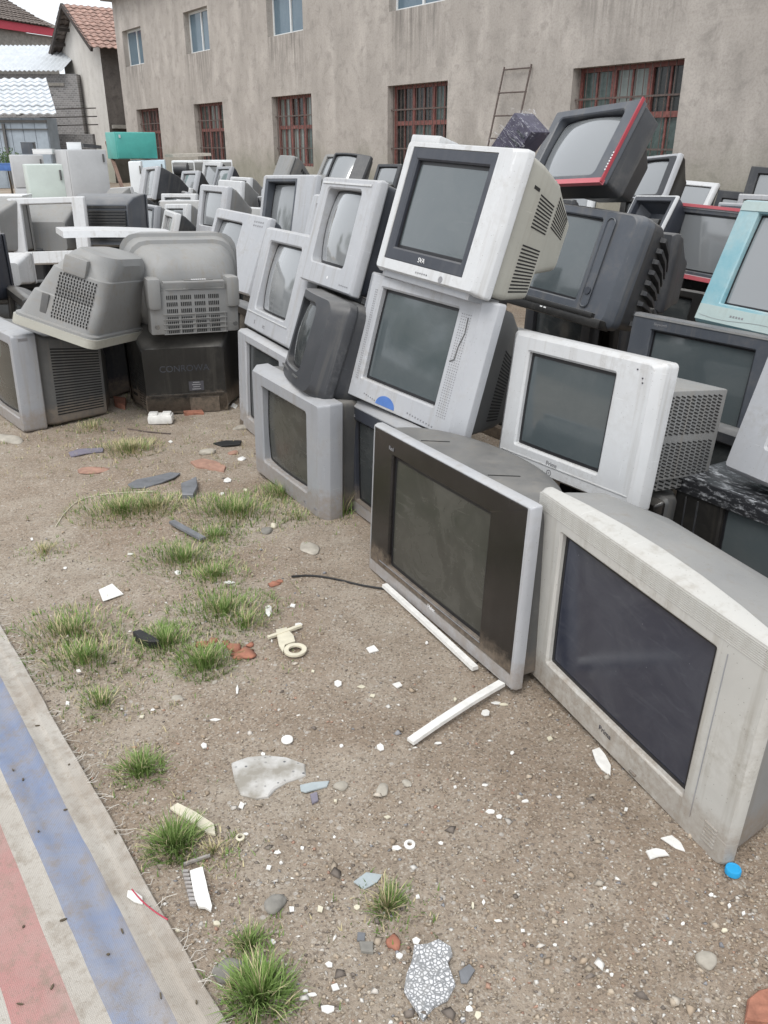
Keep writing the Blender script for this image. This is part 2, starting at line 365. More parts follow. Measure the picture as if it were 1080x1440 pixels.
# ---------------------------------------------------------------- small tiled house and sheds, far left
M_RENDER = stain('pale_render', (.60, .58, .545), (.48, .455, .425), (.70, .68, .645), .8)
M_RENDER_DARK = stain('dark_render', (.13, .115, .105), (.07, .063, .058), (.2, .18, .165), 1.2)  # side wall render, much darker than the gable's
M_TILE = simple('red_roof_tile', (.31, .2, .165), .85, .5, 5)
M_TILED = simple('dark_roof_tile', (.15, .125, .11), .9, .4, 6)
M_SHEET = simple('pale_sheet_roof', (.56, .59, .62), .5, .12, 3)
M_BLUES = simple('blue_grey_sheet', (.30, .35, .40), .55, .15, 3)
M_TIMB = simple('dark_timber', (.05, .042, .038), .85, .3, 9)
M_REDP = simple('red_eave_paint', (.5, .05, .08), .6, .1)
def frame_at(p, d):
    d = Vector((d[0], d[1], 0)).normalized(); n = Vector((-d.y, d.x, 0))
    M = Matrix((d, n, Vector((0, 0, 1)))).transposed().to_4x4(); M.translation = Vector(p); return M
def tiles(name, parent, o_, du, dv, up, nu, nv, mat, amp=.045, step=.035):
    """courses of curved roof tiles: o_ lower corner, du along the eave, dv up the slope; every course overlaps the one below"""
    o_, du, dv, up = Vector(o_), Vector(du), Vector(dv), Vector(up); m = MB(); S = 6
    for j in range(nv):
        jo = rw.uniform(-.012, .012)
        rows = []
        for e_, lift in ((0, step), (1.12, 0)):
            rows.append([o_ + du * ((i / S) / nu) + dv * ((j + e_) / nv) + up * (amp * (.5 + .5 * math.cos(2 * math.pi * i / S)) + lift + jo) for i in range(nu * S + 1)])
        low = [p - up * (step * .9) for p in rows[0]]
        nn = nu * S + 1
        m.add(low + rows[0] + rows[1], [(i, i + 1, nn + i + 1, nn + i) for i in range(nn - 1)] + [(nn + i, nn + i + 1, 2 * nn + i + 1, 2 * nn + i) for i in range(nn - 1)])
    o = m.build(name, mat, parent, 40); o['kind'] = 'stuff'; return o
# gable house: local x runs along the gable (away), local y towards the far left
HS = empty('tiled_house', frame_at((-11.55, 38, 0), (.816, .578)), 'small rendered house with a red tiled gable roof beside the long building', 'house')
GW, HL, HE, HP = 5.2, 9.0, 5.35, 6.85
m = MB(); m.add([(0, 0, 0), (0, GW, 0), (0, GW, HE), (0, GW / 2, HP), (0, 0, HE)], [(0, 1, 2, 3, 4)]); m.add([(HL, 0, 0), (HL, GW, 0), (HL, GW, HE), (HL, GW / 2, HP), (HL, 0, HE)], [(4, 3, 2, 1, 0)]); m.add([(0, GW, 0), (HL, GW, 0), (HL, GW, HE), (0, GW, HE)], [(0, 1, 2, 3)])
m.build('gable_wall', M_RENDER, HS)
m = MB(); wallh = MB(); wall_with_holes(wallh, .0, HL, HE, [(1.9, 2.7, 2.8, 4.3)], -.2)
w_ = wallh.build('side_wall', M_RENDER_DARK, HS)
m = MB(); m.box((2.3, .14, 3.55), (.8, .03, 1.5)); m.build('window', M_TIMB, HS)
m = MB(); m.box((2.3, -.14, 2.2), (4.4, .25, .14)); m.build('ledge', M_CONC, HS)
sl = Vector((0, GW / 2, HP - HE)); un = Vector((0, -(HP - HE), GW / 2)).normalized()
tiles('roof_tiles', HS, Vector((-.55, -.55, HE - .32)), (HL + 1, 0, 0), sl * 1.22, un, 34, 12, M_TILE)
sl2 = Vector((0, -GW / 2, HP - HE)); un2 = Vector((0, (HP - HE), GW / 2)).normalized()
tiles('roof_tiles', HS, Vector((-.55, GW + .75, HE - .44)), (HL + 1, 0, 0), sl2 * 1.28, un2, 34, 12, M_TILED)
m = MB()
m.bar((-.5, -.55, HE - .38), (-.5, GW / 2, HP - .02), .1, .16); m.bar((-.5, GW + .7, HE - .48), (-.5, GW / 2, HP - .03), .1, .16)
for t_ in (.1, .4, .7): m.bar((-.5, GW + .6 - t_ * 3, HE - .42 + t_ * 1.6), (0, GW + .6 - t_ * 3, HE - .42 + t_ * 1.6), .12, .12)
m.build('eave_timber', M_TIMB, HS)
m = MB(); m.box((6.5, GW / 2 - 1.2, HP + .6), (3.4, 3.2, 2.6)); m.build('roof_room', M_RENDER, HS)

# grey house with dark tiles and a red eave behind
GH = empty('grey_house', frame_at((-21.4, 40.0, .55), (.42, .907)), 'grey house with a dark tiled roof and a bright red eave board', 'house')
m = MB(); m.box((5.0, 3.0, 2.75), (10, 6, 6.7)); m.build('wall', M_CONC, GH)
m = MB(); m.box((5.0, -.2, 6.28), (10.6, .12, .36)); m.build('eave_board', M_REDP, GH)
m = MB(); m.loft([[(-.4, -.35, 6.46), (10.5, -.35, 6.46), (10.5, 6.4, 6.46), (-.4, 6.4, 6.46)], [(-.4, 2.9, 8.0), (8.6, 2.9, 8.0), (8.6, 3.1, 8.0), (-.4, 3.1, 8.0)]], True, True)
m.build('roof', M_TILED, GH)
tiles('roof_tiles', GH, (-.4, -.4, 6.47), (9.9, 0, 0), (0, 3.25, 1.55), (0, -.43, .9), 40, 12, M_TILED, .03, .05)

# brick outbuilding with a pale sheet roof
M_BRICK = None
def brick():
    k = N('grey_brick'); v = k.map((1, 1, 1))
    b = k.n('TexBrick'); b.inputs['Scale'].default_value = 3.2; b.inputs['Color1'].default_value = (.17, .165, .165, 1); b.inputs['Color2'].default_value = (.25, .24, .235, 1); b.inputs['Mortar'].default_value = (.36, .36, .36, 1)
    rt = k.n('Mapping'); rt.inputs['Rotation'].default_value = (R(90), 0, 0); k.l(v, rt.inputs[0]); k.l(rt.outputs[0], b.inputs[0])
    k.bump(b.outputs['Fac'], -.4, .02); return k.set(Base_Color=b.outputs['Color'], Roughness=.9)
M_BRICK = brick()
OB = empty('brick_outbuilding', Matrix.Translation((-22.5, 40, 0)), 'grey brick outbuilding with a pale corrugated sheet roof under the red eaved house', 'outbuilding')
m = MB(); m.box((4.6, 1.5, 2.15), (9.2, 3, 4.3)); m.build('wall', M_BRICK, OB)
def corr(name, parent, o_, du, dv, n, mat, amp=.03):
    m = MB(); o_, du, dv = Vector(o_), Vector(du), Vector(dv); up = du.cross(dv).normalized(); S = 4; nn = n * S + 1
    a = [o_ + du * i / (n * S) + up * amp * math.sin(2 * math.pi * i / S) for i in range(nn)]; b = [p + dv for p in a]
    m.add(a + b + [p - up * .01 for p in a] + [p - up * .01 for p in b], [(i, i + 1, nn + i + 1, nn + i) for i in range(nn - 1)] + [(2 * nn + i, 3 * nn + i, 3 * nn + i + 1, 2 * nn + i + 1) for i in range(nn - 1)] + [(i, 2 * nn + i, 2 * nn + i + 1, i + 1) for i in range(nn - 1)])
    return m.build(name, mat, parent, 50)
corr('sheet_roof', OB, (-.3, -.35, 4.40), (9.0, 0, 0), (0, 3.6, 1.3), 44, M_SHEET)
m = MB(); m.box((4.6, -.02, 3.9), (8, .08, .12)); m.build('lintel', M_CONC, OB)
# low shed with pale tile-pattern roof
SH = empty('sheet_shed', Matrix.Translation((-18.5, 33, 0)), 'low shed with a white wavy roof and blue grey sheet walls', 'shed')
m = MB(); m.box((3.1, .6, 1.2), (6.16, 1.0, 2.4)); m.build('frame_wall', M_BLUES, SH)
for i in range(14): m = MB(); m.box((.22 + i * .44, .075, 1.2), (.425, .03, 2.38)); m.build('wall_panel', M_BLUES, SH, bevel=.006)
m = MB(); m.box((3.1, .02, 2.28), (6.2, .05, .09)); m.box((3.1, .02, 2.02), (6.2, .05, .03)); m.build('rail', P_GREY, SH)
m = MB(); m.box((4.6, .0, 1.1), (.09, .08, 2.2)); m.build('post', P_GREY, SH)
tiles('roof_tiles', SH, (-.2, -.2, 2.46), (6.9, 0, 0), (-1.0, 2.2, 1.3), (0, -.5, .86), 22, 9, M_SHEET, .06, .05)
r = empty('awning', Matrix.Translation((-13.5, 35.4, 3.05)), 'dark sloping awning sticking out beside the white wavy shed roof', 'awning')
m = MB(); m.bar((-1.1, 0, -.3), (.5, .2, .25), 1.2, .05); m.build('sheet', P_MGREY, r); m = MB(); m.bar((-.9, .2, -.5), (.4, .2, -.2), .06); m.build('strut', M_TIMB, r)
r = empty('brick_wall', Matrix.Translation((-13.9, 36.6, 0)), 'short brick wall between the sheet shed and the small tiled house', 'wall'); m = MB(); m.box((1, 0, .95), (2.2, .3, 1.9)); m.build('brickwork', M_BRICK, r)
for i in range(3): m = MB(); m.bar((.0, .1, 2.2 + .3 * i), (2.3, .1, 2.25 + .3 * i), .04); m.build('rail', M_TIMB, r)

# ---------------------------------------------------------------- striped tarpaulin
e0, e1 = Vector(at(0, 880)), Vector(at(315, 1440)); ed = (e1 - e0).normalized(); en = Vector((ed.y, -ed.x, 0))
if en.x > 0: en = -en
def off(*pts): return sum((Vector(at(*p)) - e0).dot(en) for p in pts) / len(pts)
ST = [off((0, 964), (263, 1440)), off((0, 1078), (168, 1440)), off((0, 1169), (116, 1423)), off((0, 1367), (17, 1440))]
print('stripes', ST)
TW, TU0, TU1 = 1.5, -2.2, 2.5
k = N('striped_tarpaulin'); v = k.map(); se = k.n('SeparateXYZ'); k.l(v, se.inputs[0])
wob = k.mul(k.noise(k.map((3, 3, 3)), 1.0, 3), .012)
vv = k.mul(k.mul(se.outputs[1], wob, 'ADD'), 1 / TW)
CR, BL, RD = (.47, .44, .395), (.155, .21, .345), (.43, .185, .175)
per = ST[3] + (ST[3] - ST[2]) * 0 
cols = [(0, CR), ((ST[0] + .006) / TW, BL), ((ST[1] + .006) / TW, CR), ((ST[2] + .006) / TW, RD), ((ST[3] + .006) / TW, CR), ((ST[3] + .13) / TW, BL), ((ST[3] + .26) / TW, CR), ((ST[3] + .36) / TW, RD), ((ST[3] + .5) / TW, CR)]
base_ = k.ramp(vv, cols, 'CONSTANT')
n1 = k.noise(v, 3.5, 6, .65, .6); n2 = k.noise(v, 24, 5, .7); n3 = k.noise(v, 160, 3)
c = k.mix(k.mul(k.ramp(n1, [(.38, 0), (.68, 1)]), .6), base_, (.37, .335, .29))
c = k.mix(k.mul(k.ramp(n2, [(.48, 0), (.72, 1)]), .75), c, (.23, .185, .14))
wx = k.n('TexWave', wave_type='BANDS', bands_direction='X'); wx.inputs['Scale'].default_value = 95; wy = k.n('TexWave', wave_type='BANDS', bands_direction='Y'); wy.inputs['Scale'].default_value = 95
k.l(v, wx.inputs[0]); k.l(v, wy.inputs[0]); wv = k.mul(wx.outputs['Fac'], wy.outputs['Fac'])
c = k.mix(k.ramp(wv, [(.0, .34), (.4, 0)]), c, tuple(x * .45 for x in CR))
c = k.mix(k.ramp(n3, [(.3, .4), (.42, 0)]), c, (.2, .17, .14))
k.bump(k.mul(wv, k.mul(n2, 1.5), 'ADD'), .35, .002)
ed_ = k.mul(k.ramp(se.outputs[1], [(.0, 1), (.11, 0)]), k.ramp(n1, [(.45, 0), (.6, 1)]))
c = k.mix(k.mul(ed_, .4), c, (.25, .2, .155))
M_TARP = k.set(Base_Color=c, Roughness=.75, Specular_IOR_Level=.25)
uu = np.arange(TU0, TU1, .012); vs_ = np.concatenate([[-.003, -.002, 0, .004, .01, .018, .026, .030, .032], np.arange(.04, TW, .016)])
UU, VV = np.meshgrid(uu, vs_)
edgew = .004 * L1(UU * 3 + 7, UU * 0 + 5) + .003 * L2(UU * 14, UU * 0 + 3)
wr = .026 * np.maximum(0, L1(UU * 2.5 + VV * 1.5 + 20, VV * 6 + 60)) + .008 * L2(UU * 7 + 11, VV * 11 + 31) + .006 * np.maximum(0, L3(UU * 22 + 4, VV * 14 + 9))
cr1 = .008 * np.exp(-((VV - .14 - .03 * L2(UU * 2.2 + 13, UU * 0)) / .008) ** 2) * (L1(UU * 1.7 + 50, UU * 0) > -.1) + .015 * np.exp(-((VV - .075 - .012 * L1(UU * 4 + 3, UU * 0)) / .007) ** 2)
ZZ = .001 + wr * .8 * np.clip(VV / .05, .25, 1) + cr1
ZZ += np.where(VV < .031, .003, 0.)                      # double hem
ZZ = np.where(VV < .0015, np.where(VV < -.0025, -.02, .006), ZZ)
Xw = e0.x + ed.x * UU + en.x * (VV + edgew); Yw = e0.y + ed.y * UU + en.y * (VV + edgew)
ZZ = ZZ + np.maximum(hgt(Xw, Yw), -.004) + .004
LX, LY = UU, VV + edgew
me = bpy.data.meshes.new('tarpaulin'); n_u, n_v = len(uu), len(vs_); idx = np.arange(n_u * n_v).reshape(n_v, n_u)
sgn = ed.cross(en).z
Q_ = np.stack([idx[:-1, :-1], idx[:-1, 1:], idx[1:, 1:], idx[1:, :-1]], -1).reshape(-1, 4)
if sgn < 0: LYs = -LY
# local frame: x along the edge, y into the cloth (mirrored frames are avoided by using -z winding)
MT = Matrix((ed, en, ed.cross(en))).transposed().to_4x4(); MT.translation = e0
fast_mesh(me, np.stack([LX, LY, ZZ * sgn], -1).reshape(-1, 3), Q_ if sgn > 0 else Q_[:, ::-1]); me.materials.append(M_TARP); me.shade_smooth()
o = bpy.data.objects.new('tarpaulin', me); COL.objects.link(o); o.matrix_world = MT
fr = MB(); q_ = random.Random(12)
for _ in range(170):
    u = q_.uniform(TU0, TU1 - .05); l = q_.uniform(.01, .05); a = q_.uniform(-.9, .9); i_ = int((u - TU0) / .012); v0 = float(edgew[0, min(i_, n_u - 1)])
    pts = [(u, v0 + .004, float(ZZ[2, min(i_, n_u - 1)]) * sgn)]
    for t in (.5, 1): pts.append((u + l * t * math.sin(a + t * q_.uniform(-.8, .8)), v0 - l * t * math.cos(a), (float(ZZ[0, min(i_, n_u - 1)]) + .022 + .004 * q_.random()) * sgn))
    fr.tube(pts, .0007, 3)
fo = fr.build('frayed_thread', simple('fray_cream', (.5, .47, .42), .8, .2), o); fo['kind'] = 'stuff'
tag(o, 'dirty woven tarpaulin with red, cream and blue stripes spread on the dirt', 'tarpaulin')
def tarp_z(x, y):
    p = Vector((x, y, 0)) - e0; return p.dot(en) > 0

# ---------------------------------------------------------------- left edge of the yard (mirrored in the screens): low wall and trees
r = empty('boundary_wall', frame_at((-15.5, 2, 0), (.0, 1)), 'low grey block wall along the open side of the yard', 'wall')
m = MB(); m.box((5.5, 0, 1.0), (11, .22, 2.0)); m.build('blockwork', M_BRICK, r); m = MB(); m.box((5.5, 0, 2.04), (11, .3, .08)); m.build('coping', M_CONC, r)
M_CROWN = [simple('crown_green', (.05, .085, .025), .6, .4, 30), simple('crown_light_green', (.09, .13, .04), .6, .4, 30)]
M_BARK = simple('tree_bark', (.09, .07, .055), .9, .35, 12)
def tree(x, y, h, label, seed):
    q = random.Random(seed); r = empty('broadleaf_tree', Matrix.Translation((x, y, 0)), label, 'tree', 'trees beyond the boundary wall')
    m = MB(); m.tube([(0, 0, 0), (.05, .03, h * .25), (-.04, .05, h * .5), (.03, 0, h * .8)], [.16, .13, .09, .03], 8); tips = []
    for i in range(9):
        a, z = q.random() * 6.28, h * q.uniform(.3, .75); l = h * q.uniform(.16, .3); t = (l * math.cos(a), l * math.sin(a), z + l * .5); tips.append(t); m.tube([(0, 0, z), (t[0] * .5, t[1] * .5, z + l * .2), t], [.05, .035, .012], 5)
    m.build('trunk', M_BARK, r); m = MB()
    for t in tips + [(0, 0, h * .85), (.3, .2, h * .7)]:
        R_ = h * q.uniform(.10, .17)
        for _ in range(190):
            d = Vector((q.gauss(0, 1), q.gauss(0, 1), q.gauss(0, .8))).normalized() * R_ * q.random() ** .4; p = Vector(t) + d; e = Euler((q.random() * 6, q.random() * 6, q.random() * 6)).to_matrix(); s = q.uniform(.06, .12)
            m.add([p + e @ Vector(v_) for v_ in ((-s, 0, 0), (0, -s * .5, 0), (s, 0, s * .2), (0, s * .5, 0))], [(0, 1, 2, 3)], q.random() < .4)
    o = m.build('crown', M_CROWN, r); o['kind'] = 'stuff'
for i, (x, y, h) in enumerate([(-17.5, 4, 5.2), (-18.5, 8.5, 6.4), (-17, 12.5, 4.6), (-20, 6, 7)]): tree(x, y, h, ['stout', 'tall', 'short', 'tallest'][i] + ' broadleaf tree behind the low block wall', 50 + i)

# ---------------------------------------------------------------- television builder
KC, KE = 4, 6
def rrect(w_, h_, r, cx=0.0, cz=0.0):
    """rounded rectangle, counter-clockwise seen from the front, always the same number of points"""
    r = max(.0004, min(r, w_ / 2 - 1e-4, h_ / 2 - 1e-4)); x, z = w_ / 2 - r, h_ / 2 - r
    cs = [(x, -z, -90), (x, z, 0), (-x, z, 90), (-x, -z, 180)]
    arcs = [[(a + r * math.cos(R(t0 + 90 * i / KC)), b + r * math.sin(R(t0 + 90 * i / KC))) for i in range(KC + 1)] for a, b, t0 in cs]
    pts = []
    for i, A in enumerate(arcs):
        pts += A; B = arcs[(i + 1) % 4]
        for e in range(1, KE): pts.append((A[-1][0] + (B[0][0] - A[-1][0]) * e / KE, A[-1][1] + (B[0][1] - A[-1][1]) * e / KE))
    return [(p[0] + cx, p[1] + cz) for p in pts]
STD = [(.10, .96, .96, .0), (.16, .93, .93, .0), (.24, .80, .84, .0), (.40, .56, .66, .03), (.45, .52, .60, .05)]
def ring(w_, h_, r, y, cx, cz, yf=None):
    return [(x, y + (yf(x) if yf else 0), z) for x, z in rrect(w_, h_, r, cx, cz)]
def text(s, size, mat, parent, u, v, y, tilt=0):
    c = bpy.data.curves.new('lettering', 'FONT'); c.body = s; c.size = size; c.align_x = 'CENTER'; c.align_y = 'CENTER'; c.extrude = .0006
    t_ = bpy.data.objects.new('lettering', c); COL.objects.link(t_); bpy.context.view_layer.update()
    me = bpy.data.meshes.new_from_object(t_.evaluated_get(bpy.context.evaluated_depsgraph_get())); bpy.data.objects.remove(t_); bpy.data.curves.remove(c)
    me.materials.clear(); me.materials.append(mat); me.name = 'lettering'
    o = bpy.data.objects.new('lettering', me); COL.objects.link(o); o.parent = parent
    o.matrix_local = Matrix.Translation((u, y, v)) @ Matrix.Rotation(R(90), 4, 'X') @ Matrix.Rotation(tilt, 4, 'Z'); return o

def make_tv(key, P, label, frame=P_SILVER, bezel=None, panel=None, scr=(.13, .87, .18, .89), screen=G_GREY, body=None, bodymat=P_DARK,
            fd=.07, facet=(.012, .012, .02), rad=.012, orad=.008, rec=.018, bulge=.02, fb=0.0, arch=0.0, back=None, hollow=False,
            group='scrapped televisions heaped in the yard', name='television', vents=(), extra=None, rim=None, caseless=False):
    x, y, z, yaw, lean, roll, W, H = P
    root = empty(name, pose(*P[:6]), label, 'television', group)
    yf = (lambda X: -fb * (1 - min(1, (2 * X / W) ** 2))) if fb else None
    ya = (lambda X: arch * (1 - min(1, (2 * X / W) ** 2))) if arch else None
    sf, tf, sdp = facet; c = H / 2
    OW, OH = W + 2 * sf, H + 2 * tf
    l, r, b, t = scr; sw, sh = (r - l) * W, (t - b) * H; sx, sz = ((l + r) / 2 - .5) * W, (b + t) / 2 * H
    # frame: back edge, side, facet, face, then the panel or the opening
    f = MB()
    rings = [ring(OW * .985, OH * .985, rad, fd, 0, c, ya), ring(OW, OH, rad, fd - .006, 0, c, ya), ring(OW, OH, rad, sdp + .004, 0, c, yf),
             ring(OW - .004, OH - .004, rad, sdp, 0, c, yf), ring(W, H, rad, .003, 0, c, yf), ring(W - .006, H - .006, rad, 0, 0, c, yf)]
    deep = rec + bulge + .012
    if panel:
        pl, pr, pb, pt = panel; pw, ph, pcx, pcz = (pr - pl) * W, (pt - pb) * H, ((pl + pr) / 2 - .5) * W, (pb + pt) / 2 * H
        rings += [ring(pw, ph, orad, 0, pcx, pcz, yf), ring(pw, ph, orad, .012, pcx, pcz, yf)]
        q = MB(); q.loft([ring(pw - .001, ph - .001, orad, .011, pcx, pcz, yf), ring(pw - .001, ph - .001, orad, .003, pcx, pcz, yf),
                          ring(pw - .006, ph - .006, orad, .001, pcx, pcz, yf), ring(sw + .012, sh + .012, orad, .001, sx, sz, yf),
                          ring(sw, sh, orad, .006, sx, sz, yf), ring(sw - .004, sh - .004, orad, deep, sx, sz, yf)])
        q.build('bezel', bezel or P_DARK, root, 32)
    else:
        rings += [ring(sw + .014, sh + .014, orad + .006, 0, sx, sz, yf), ring(sw, sh, orad, .006, sx, sz, yf), ring(sw - .004, sh - .004, orad, deep, sx, sz, yf)]
    f.loft(rings); fo = f.build('frame', frame, root, 32)
    # picture tube face with its black border
    if not hollow:
        ns = 14; g = MB(); gv = []
        gw, gh = sw - .002, sh - .002
        for j in range(ns + 1):
            for i in range(ns + 1):
                u, v = 2 * i / ns - 1, 2 * j / ns - 1
                X = sx + u * gw / 2
                gv.append((X, rec + bulge * (.62 * u * u + .38 * v * v) + (yf(X) if yf else 0), sz + v * gh / 2))
        g.add(gv, [(j * (ns + 1) + i, j * (ns + 1) + i + 1, (j + 1) * (ns + 1) + i + 1, (j + 1) * (ns + 1) + i) for j in range(ns) for i in range(ns)])
        g.build('screen', screen, root, 60)
        m = MB(); bw = .011
        m.loft([[(px_, rec - .0015 + bulge * (.62 * (2 * (px_ - sx) / gw) ** 2 + .38 * (2 * (pz_ - sz) / gh) ** 2) + (yf(px_) if yf else 0), pz_) for px_, pz_ in rrect(a, bb, orad, sx, sz)]
                for a, bb in ((gw, gh), (gw - bw * 2, gh - bw * 2))])
        m.build('screen_border', P_MASK, root, 60)
    # rear case
    secs = body or [(d * W / .7, a, e, o) for d, a, e, o in STD]
    bo = MB(); rr = []
    rr.append(ring(OW * .955, OH * .955, rad + .004, fd * .5 + .02, 0, c, ya))
    for d, a, e, o in secs:
        hh = OH * e; dd = fd + d - .1 * (0 if body else W / .7)
        rr.append(ring(OW * a, hh, max(rad, .02) + .02 * (1 - a), max(dd, fd * .5 + .03), 0, hh / 2 + o * H - tf * .4 + (0 if o or e > .9 else 0) + (OH * .02 if e > .9 else .02), ya if d < .2 else None))
    bo.loft(rr, cap1=True)
    if hollow and not caseless: bo.loft([ring(sw, sh, orad, deep, sx, sz), ring(sw * .8, sh * .8, orad, fd + .12, sx, sz)], cap1=True)
    if not caseless: bo.build('rear_case', bodymat, root, 30)
    for kind, i0, t0, t1, s0, s1, nc, nr, side in vents: vent(root, rr, kind, i0, t0, t1, s0, s1, nc, nr, side, bodymat)
    if extra: extra(root, W, H)
    return root
def vent(root, rr, kind, i0, t0, t1, s0, s1, nc, nr, side, bodymat):
    """rows of slots (dark, narrow) or raised ribs on one flank (or the top) of the rear case, between sections i0 and i0+1"""
    A, B = rr[i0], rr[i0 + 1]
    def edge(Q):
        xs = [p[0] for p in Q]; zs = [p[2] for p in Q]; y = Q[0][1]
        if side == 'r': return Vector((max(xs), y, min(zs))), Vector((max(xs), y, max(zs)))
        if side == 'l': return Vector((min(xs), y, min(zs))), Vector((min(xs), y, max(zs)))
        return Vector((min(xs), y, max(zs))), Vector((max(xs), y, max(zs)))
    a0, a1 = edge(A); b0, b1 = edge(B)
    def pt(t, s): return (a0 + (a1 - a0) * s) * (1 - t) + (b0 + (b1 - b0) * s) * t
    n = (b0 - a0).cross(a1 - a0).normalized()
    if side == 'r' and n.x < 0 or side == 'l' and n.x > 0 or side == 't' and n.z < 0: n = -n
    m = MB(); hgt = {'slot': .0012, 'rib': .006, 'slant': .0012, 'holes': .0012, 'ridge': .032}[kind]
    for i in range(nc):
        for j in range(nr):
            ta = t0 + (t1 - t0) * (i + (.14 if nc > 1 else 0)) / nc; tb = t0 + (t1 - t0) * (i + (.86 if nc > 1 else 1)) / nc
            sa = s0 + (s1 - s0) * (j + .25) / nr; sb = s0 + (s1 - s0) * (j + (.72 if kind != 'rib' else .6)) / nr
            off = (sb - sa) * .8 if kind == 'slant' else 0
            if kind == 'slant' : sb = sa + (sb - sa) * .75
            q = [pt(ta, sa + (off if 0 else 0)), pt(tb, sa + off), pt(tb, sb + off), pt(ta, sb)]
            if kind == 'ridge': top = [p + n * hgt + (q[3] - q[0]) * (.1 if k_ < 2 else -.1) for k_, p in enumerate(q)]
            else: top = [p + n * hgt for p in q]
            m.add([p - n * .002 for p in q] + top, [(4,5,6,7),(0,1,5,4),(1,2,6,5),(2,3,7,6),(3,0,4,7)])
    o = m.build('vent_slots' if kind in ('slot', 'slant', 'holes') else 'case_ribs', P_VENT if kind in ('slot', 'slant', 'holes') else bodymat, root)
    o['kind'] = 'stuff'
def dots(root, pts, size, mat, y=-.0012, name='control_button', each=False):
    if each:
        for (u, v) in pts:
            m = MB(); m.box((u, y, v), (size[0], .004, size[1])); m.build(name, mat, root)
    else:
        m = MB()
        for (u, v) in pts: m.box((u, y, v), (size[0], .003, size[1]))
        m.build(name, mat, root)
def disc(root, u, v, r, mat, name, y=-.001, h=.004, r2=None):
    m = MB(); n = 20
    o_ = [(u + r * math.cos(2 * math.pi * i / n), v + r * math.sin(2 * math.pi * i / n)) for i in range(n)]
    if r2:
        i_ = [(u + r2 * math.cos(2 * math.pi * i / n), v + r2 * math.sin(2 * math.pi * i / n)) for i in range(n)]
        m.loft([[(a, y + h, b) for a, b in o_], [(a, y, b) for a, b in o_], [(a, y, b) for a, b in i_], [(a, y + h, b) for a, b in i_]])
    else: m.loft([[(a, y + h, b) for a, b in o_], [(a, y, b) for a, b in o_]], cap1=True)
    return m.build(name, mat, root, 40)
T_DARK = simple('print_dark', (.06, .06, .07), .5, .1)
T_WHITE = simple('print_white', (.75, .75, .75), .5, .1)
T_GREYP = simple('print_grey', (.22, .22, .23), .5, .1)
M_BLUE = simple('blue_sticker', (.07, .16, .42), .45, .15)

# ---------------------------------------------------------------- televisions, nearest first
def ex_A(r, W, H):
    text('Prima', .021, T_DARK, r, -.02 * W, .085 * H, -.0008)
    m = MB(); m.box((.365 * W, -.0008, .48 * H), (.0016, .002, .78 * H)); m.build('face_seam', P_SILVER, r)
    m = MB()
    for i in range(9): m.box((0, -.0006, H * (.985 - i * .009)), (W * .99, .0016, .0016))
    m.build('face_ridge', P_WARM, r)['kind'] = 'stuff'
    m = MB()
    for i in range(6): m.box((.44 * W, -.001, H * (.05 + i * .018)), (.035, .003, .004))
    m.build('corner_ridge', P_WARM, r)['kind'] = 'stuff'
    m = MB()
    for i in range(13): m.box((-.455 * W, -.0008, H * (.28 + .034 * i)), (.006, .003, .006))
    m.build('speaker_hole', P_GREY, r)['kind'] = 'stuff'
    m = MB(); m.box((.13 * W, -.003, .03 * H), (.022, .008, .004)); m.build('catch', P_GREY, r)
make_tv('A', (.579, 1.69, .012, -65.9, -.75, 2.4, .80, .583), 'yellowed silver television at the right, nearest to the blue bottle cap', P_WARM,
        scr=(.142, .822, .15, .857), screen=G_BLUE, bodymat=P_LGREY, fd=.034, facet=(.006, .004, .012), arch=.042, rad=.02, orad=.004, bulge=.004, rec=.014,
        body=[(.03, .95, .95, .0), (.13, .9, .93, .0), (.30, .70, .80, .0), (.42, .5, .55, .02)], extra=ex_A)
def ex_B(r, W, H):
    text('Real', .02, T_GREYP, r, -.35 * W, .905 * H, -.0008)
    text('Haier', .02, T_WHITE, r, .0 * W, .082 * H, -.0008)
    m = MB(); m.box((-.05 * W, -.001, .118 * H), (.72 * W, .0025, .002)); m.build('trim_line', T_GREYP, r)
    # half-round case: its plan is half an ellipse
    n = 28; dep = .25; a = W * .485
    pl = [(-a * math.cos(math.pi * i / n), .035 + dep * math.sin(math.pi * i / n) ** .8) for i in range(n + 1)]
    m = MB()
    def rg(s, z): return [(p[0] * s, .035 + (p[1] - .035) * s, z) for p in pl]
    m.loft([rg(.9, .012), rg(1, .03), rg(1, H - .06), rg(.992, H - .035), rg(.97, H - .017), rg(.93, H - .007), rg(.86, H - .003)], cap0=True, cap1=True)
    m.build('rear_case', P_GREY, r, 40)
    for u in (-.24, .19):
        m = MB(); m.bar((u * W, .055, H - .004), (u * W + .045, .055 + .085, H - .004), .005, .005); m.build('top_crack', P_VENT, r)
tvB = make_tv('B', (.154, 2.331, .012, -62.3, 3.5, -1.85, .906, .558), 'black fronted widescreen television with a silver rim, white strip along its foot', P_SILVER2, P_BROWNBLK,
        panel=(.008, .985, .075, .99), scr=(.158, .80, .125, .862), screen=G_DUST, bodymat=P_GREY, fd=.04, facet=(.004, .004, .01), rad=.006, orad=.004, bulge=.004, rec=.012,
        body=[(.01, .9, .9, .0), (.02, .5, .5, .0)], extra=ex_B)
def ex_C(r, W, H):
    text('TCL', .014, T_GREYP, r, .3 * W, .06 * H, -.0008)
    dots(r, [(.44 * W, .07 * H), (.46 * W, .07 * H)], (.006, .008), T_GREYP)
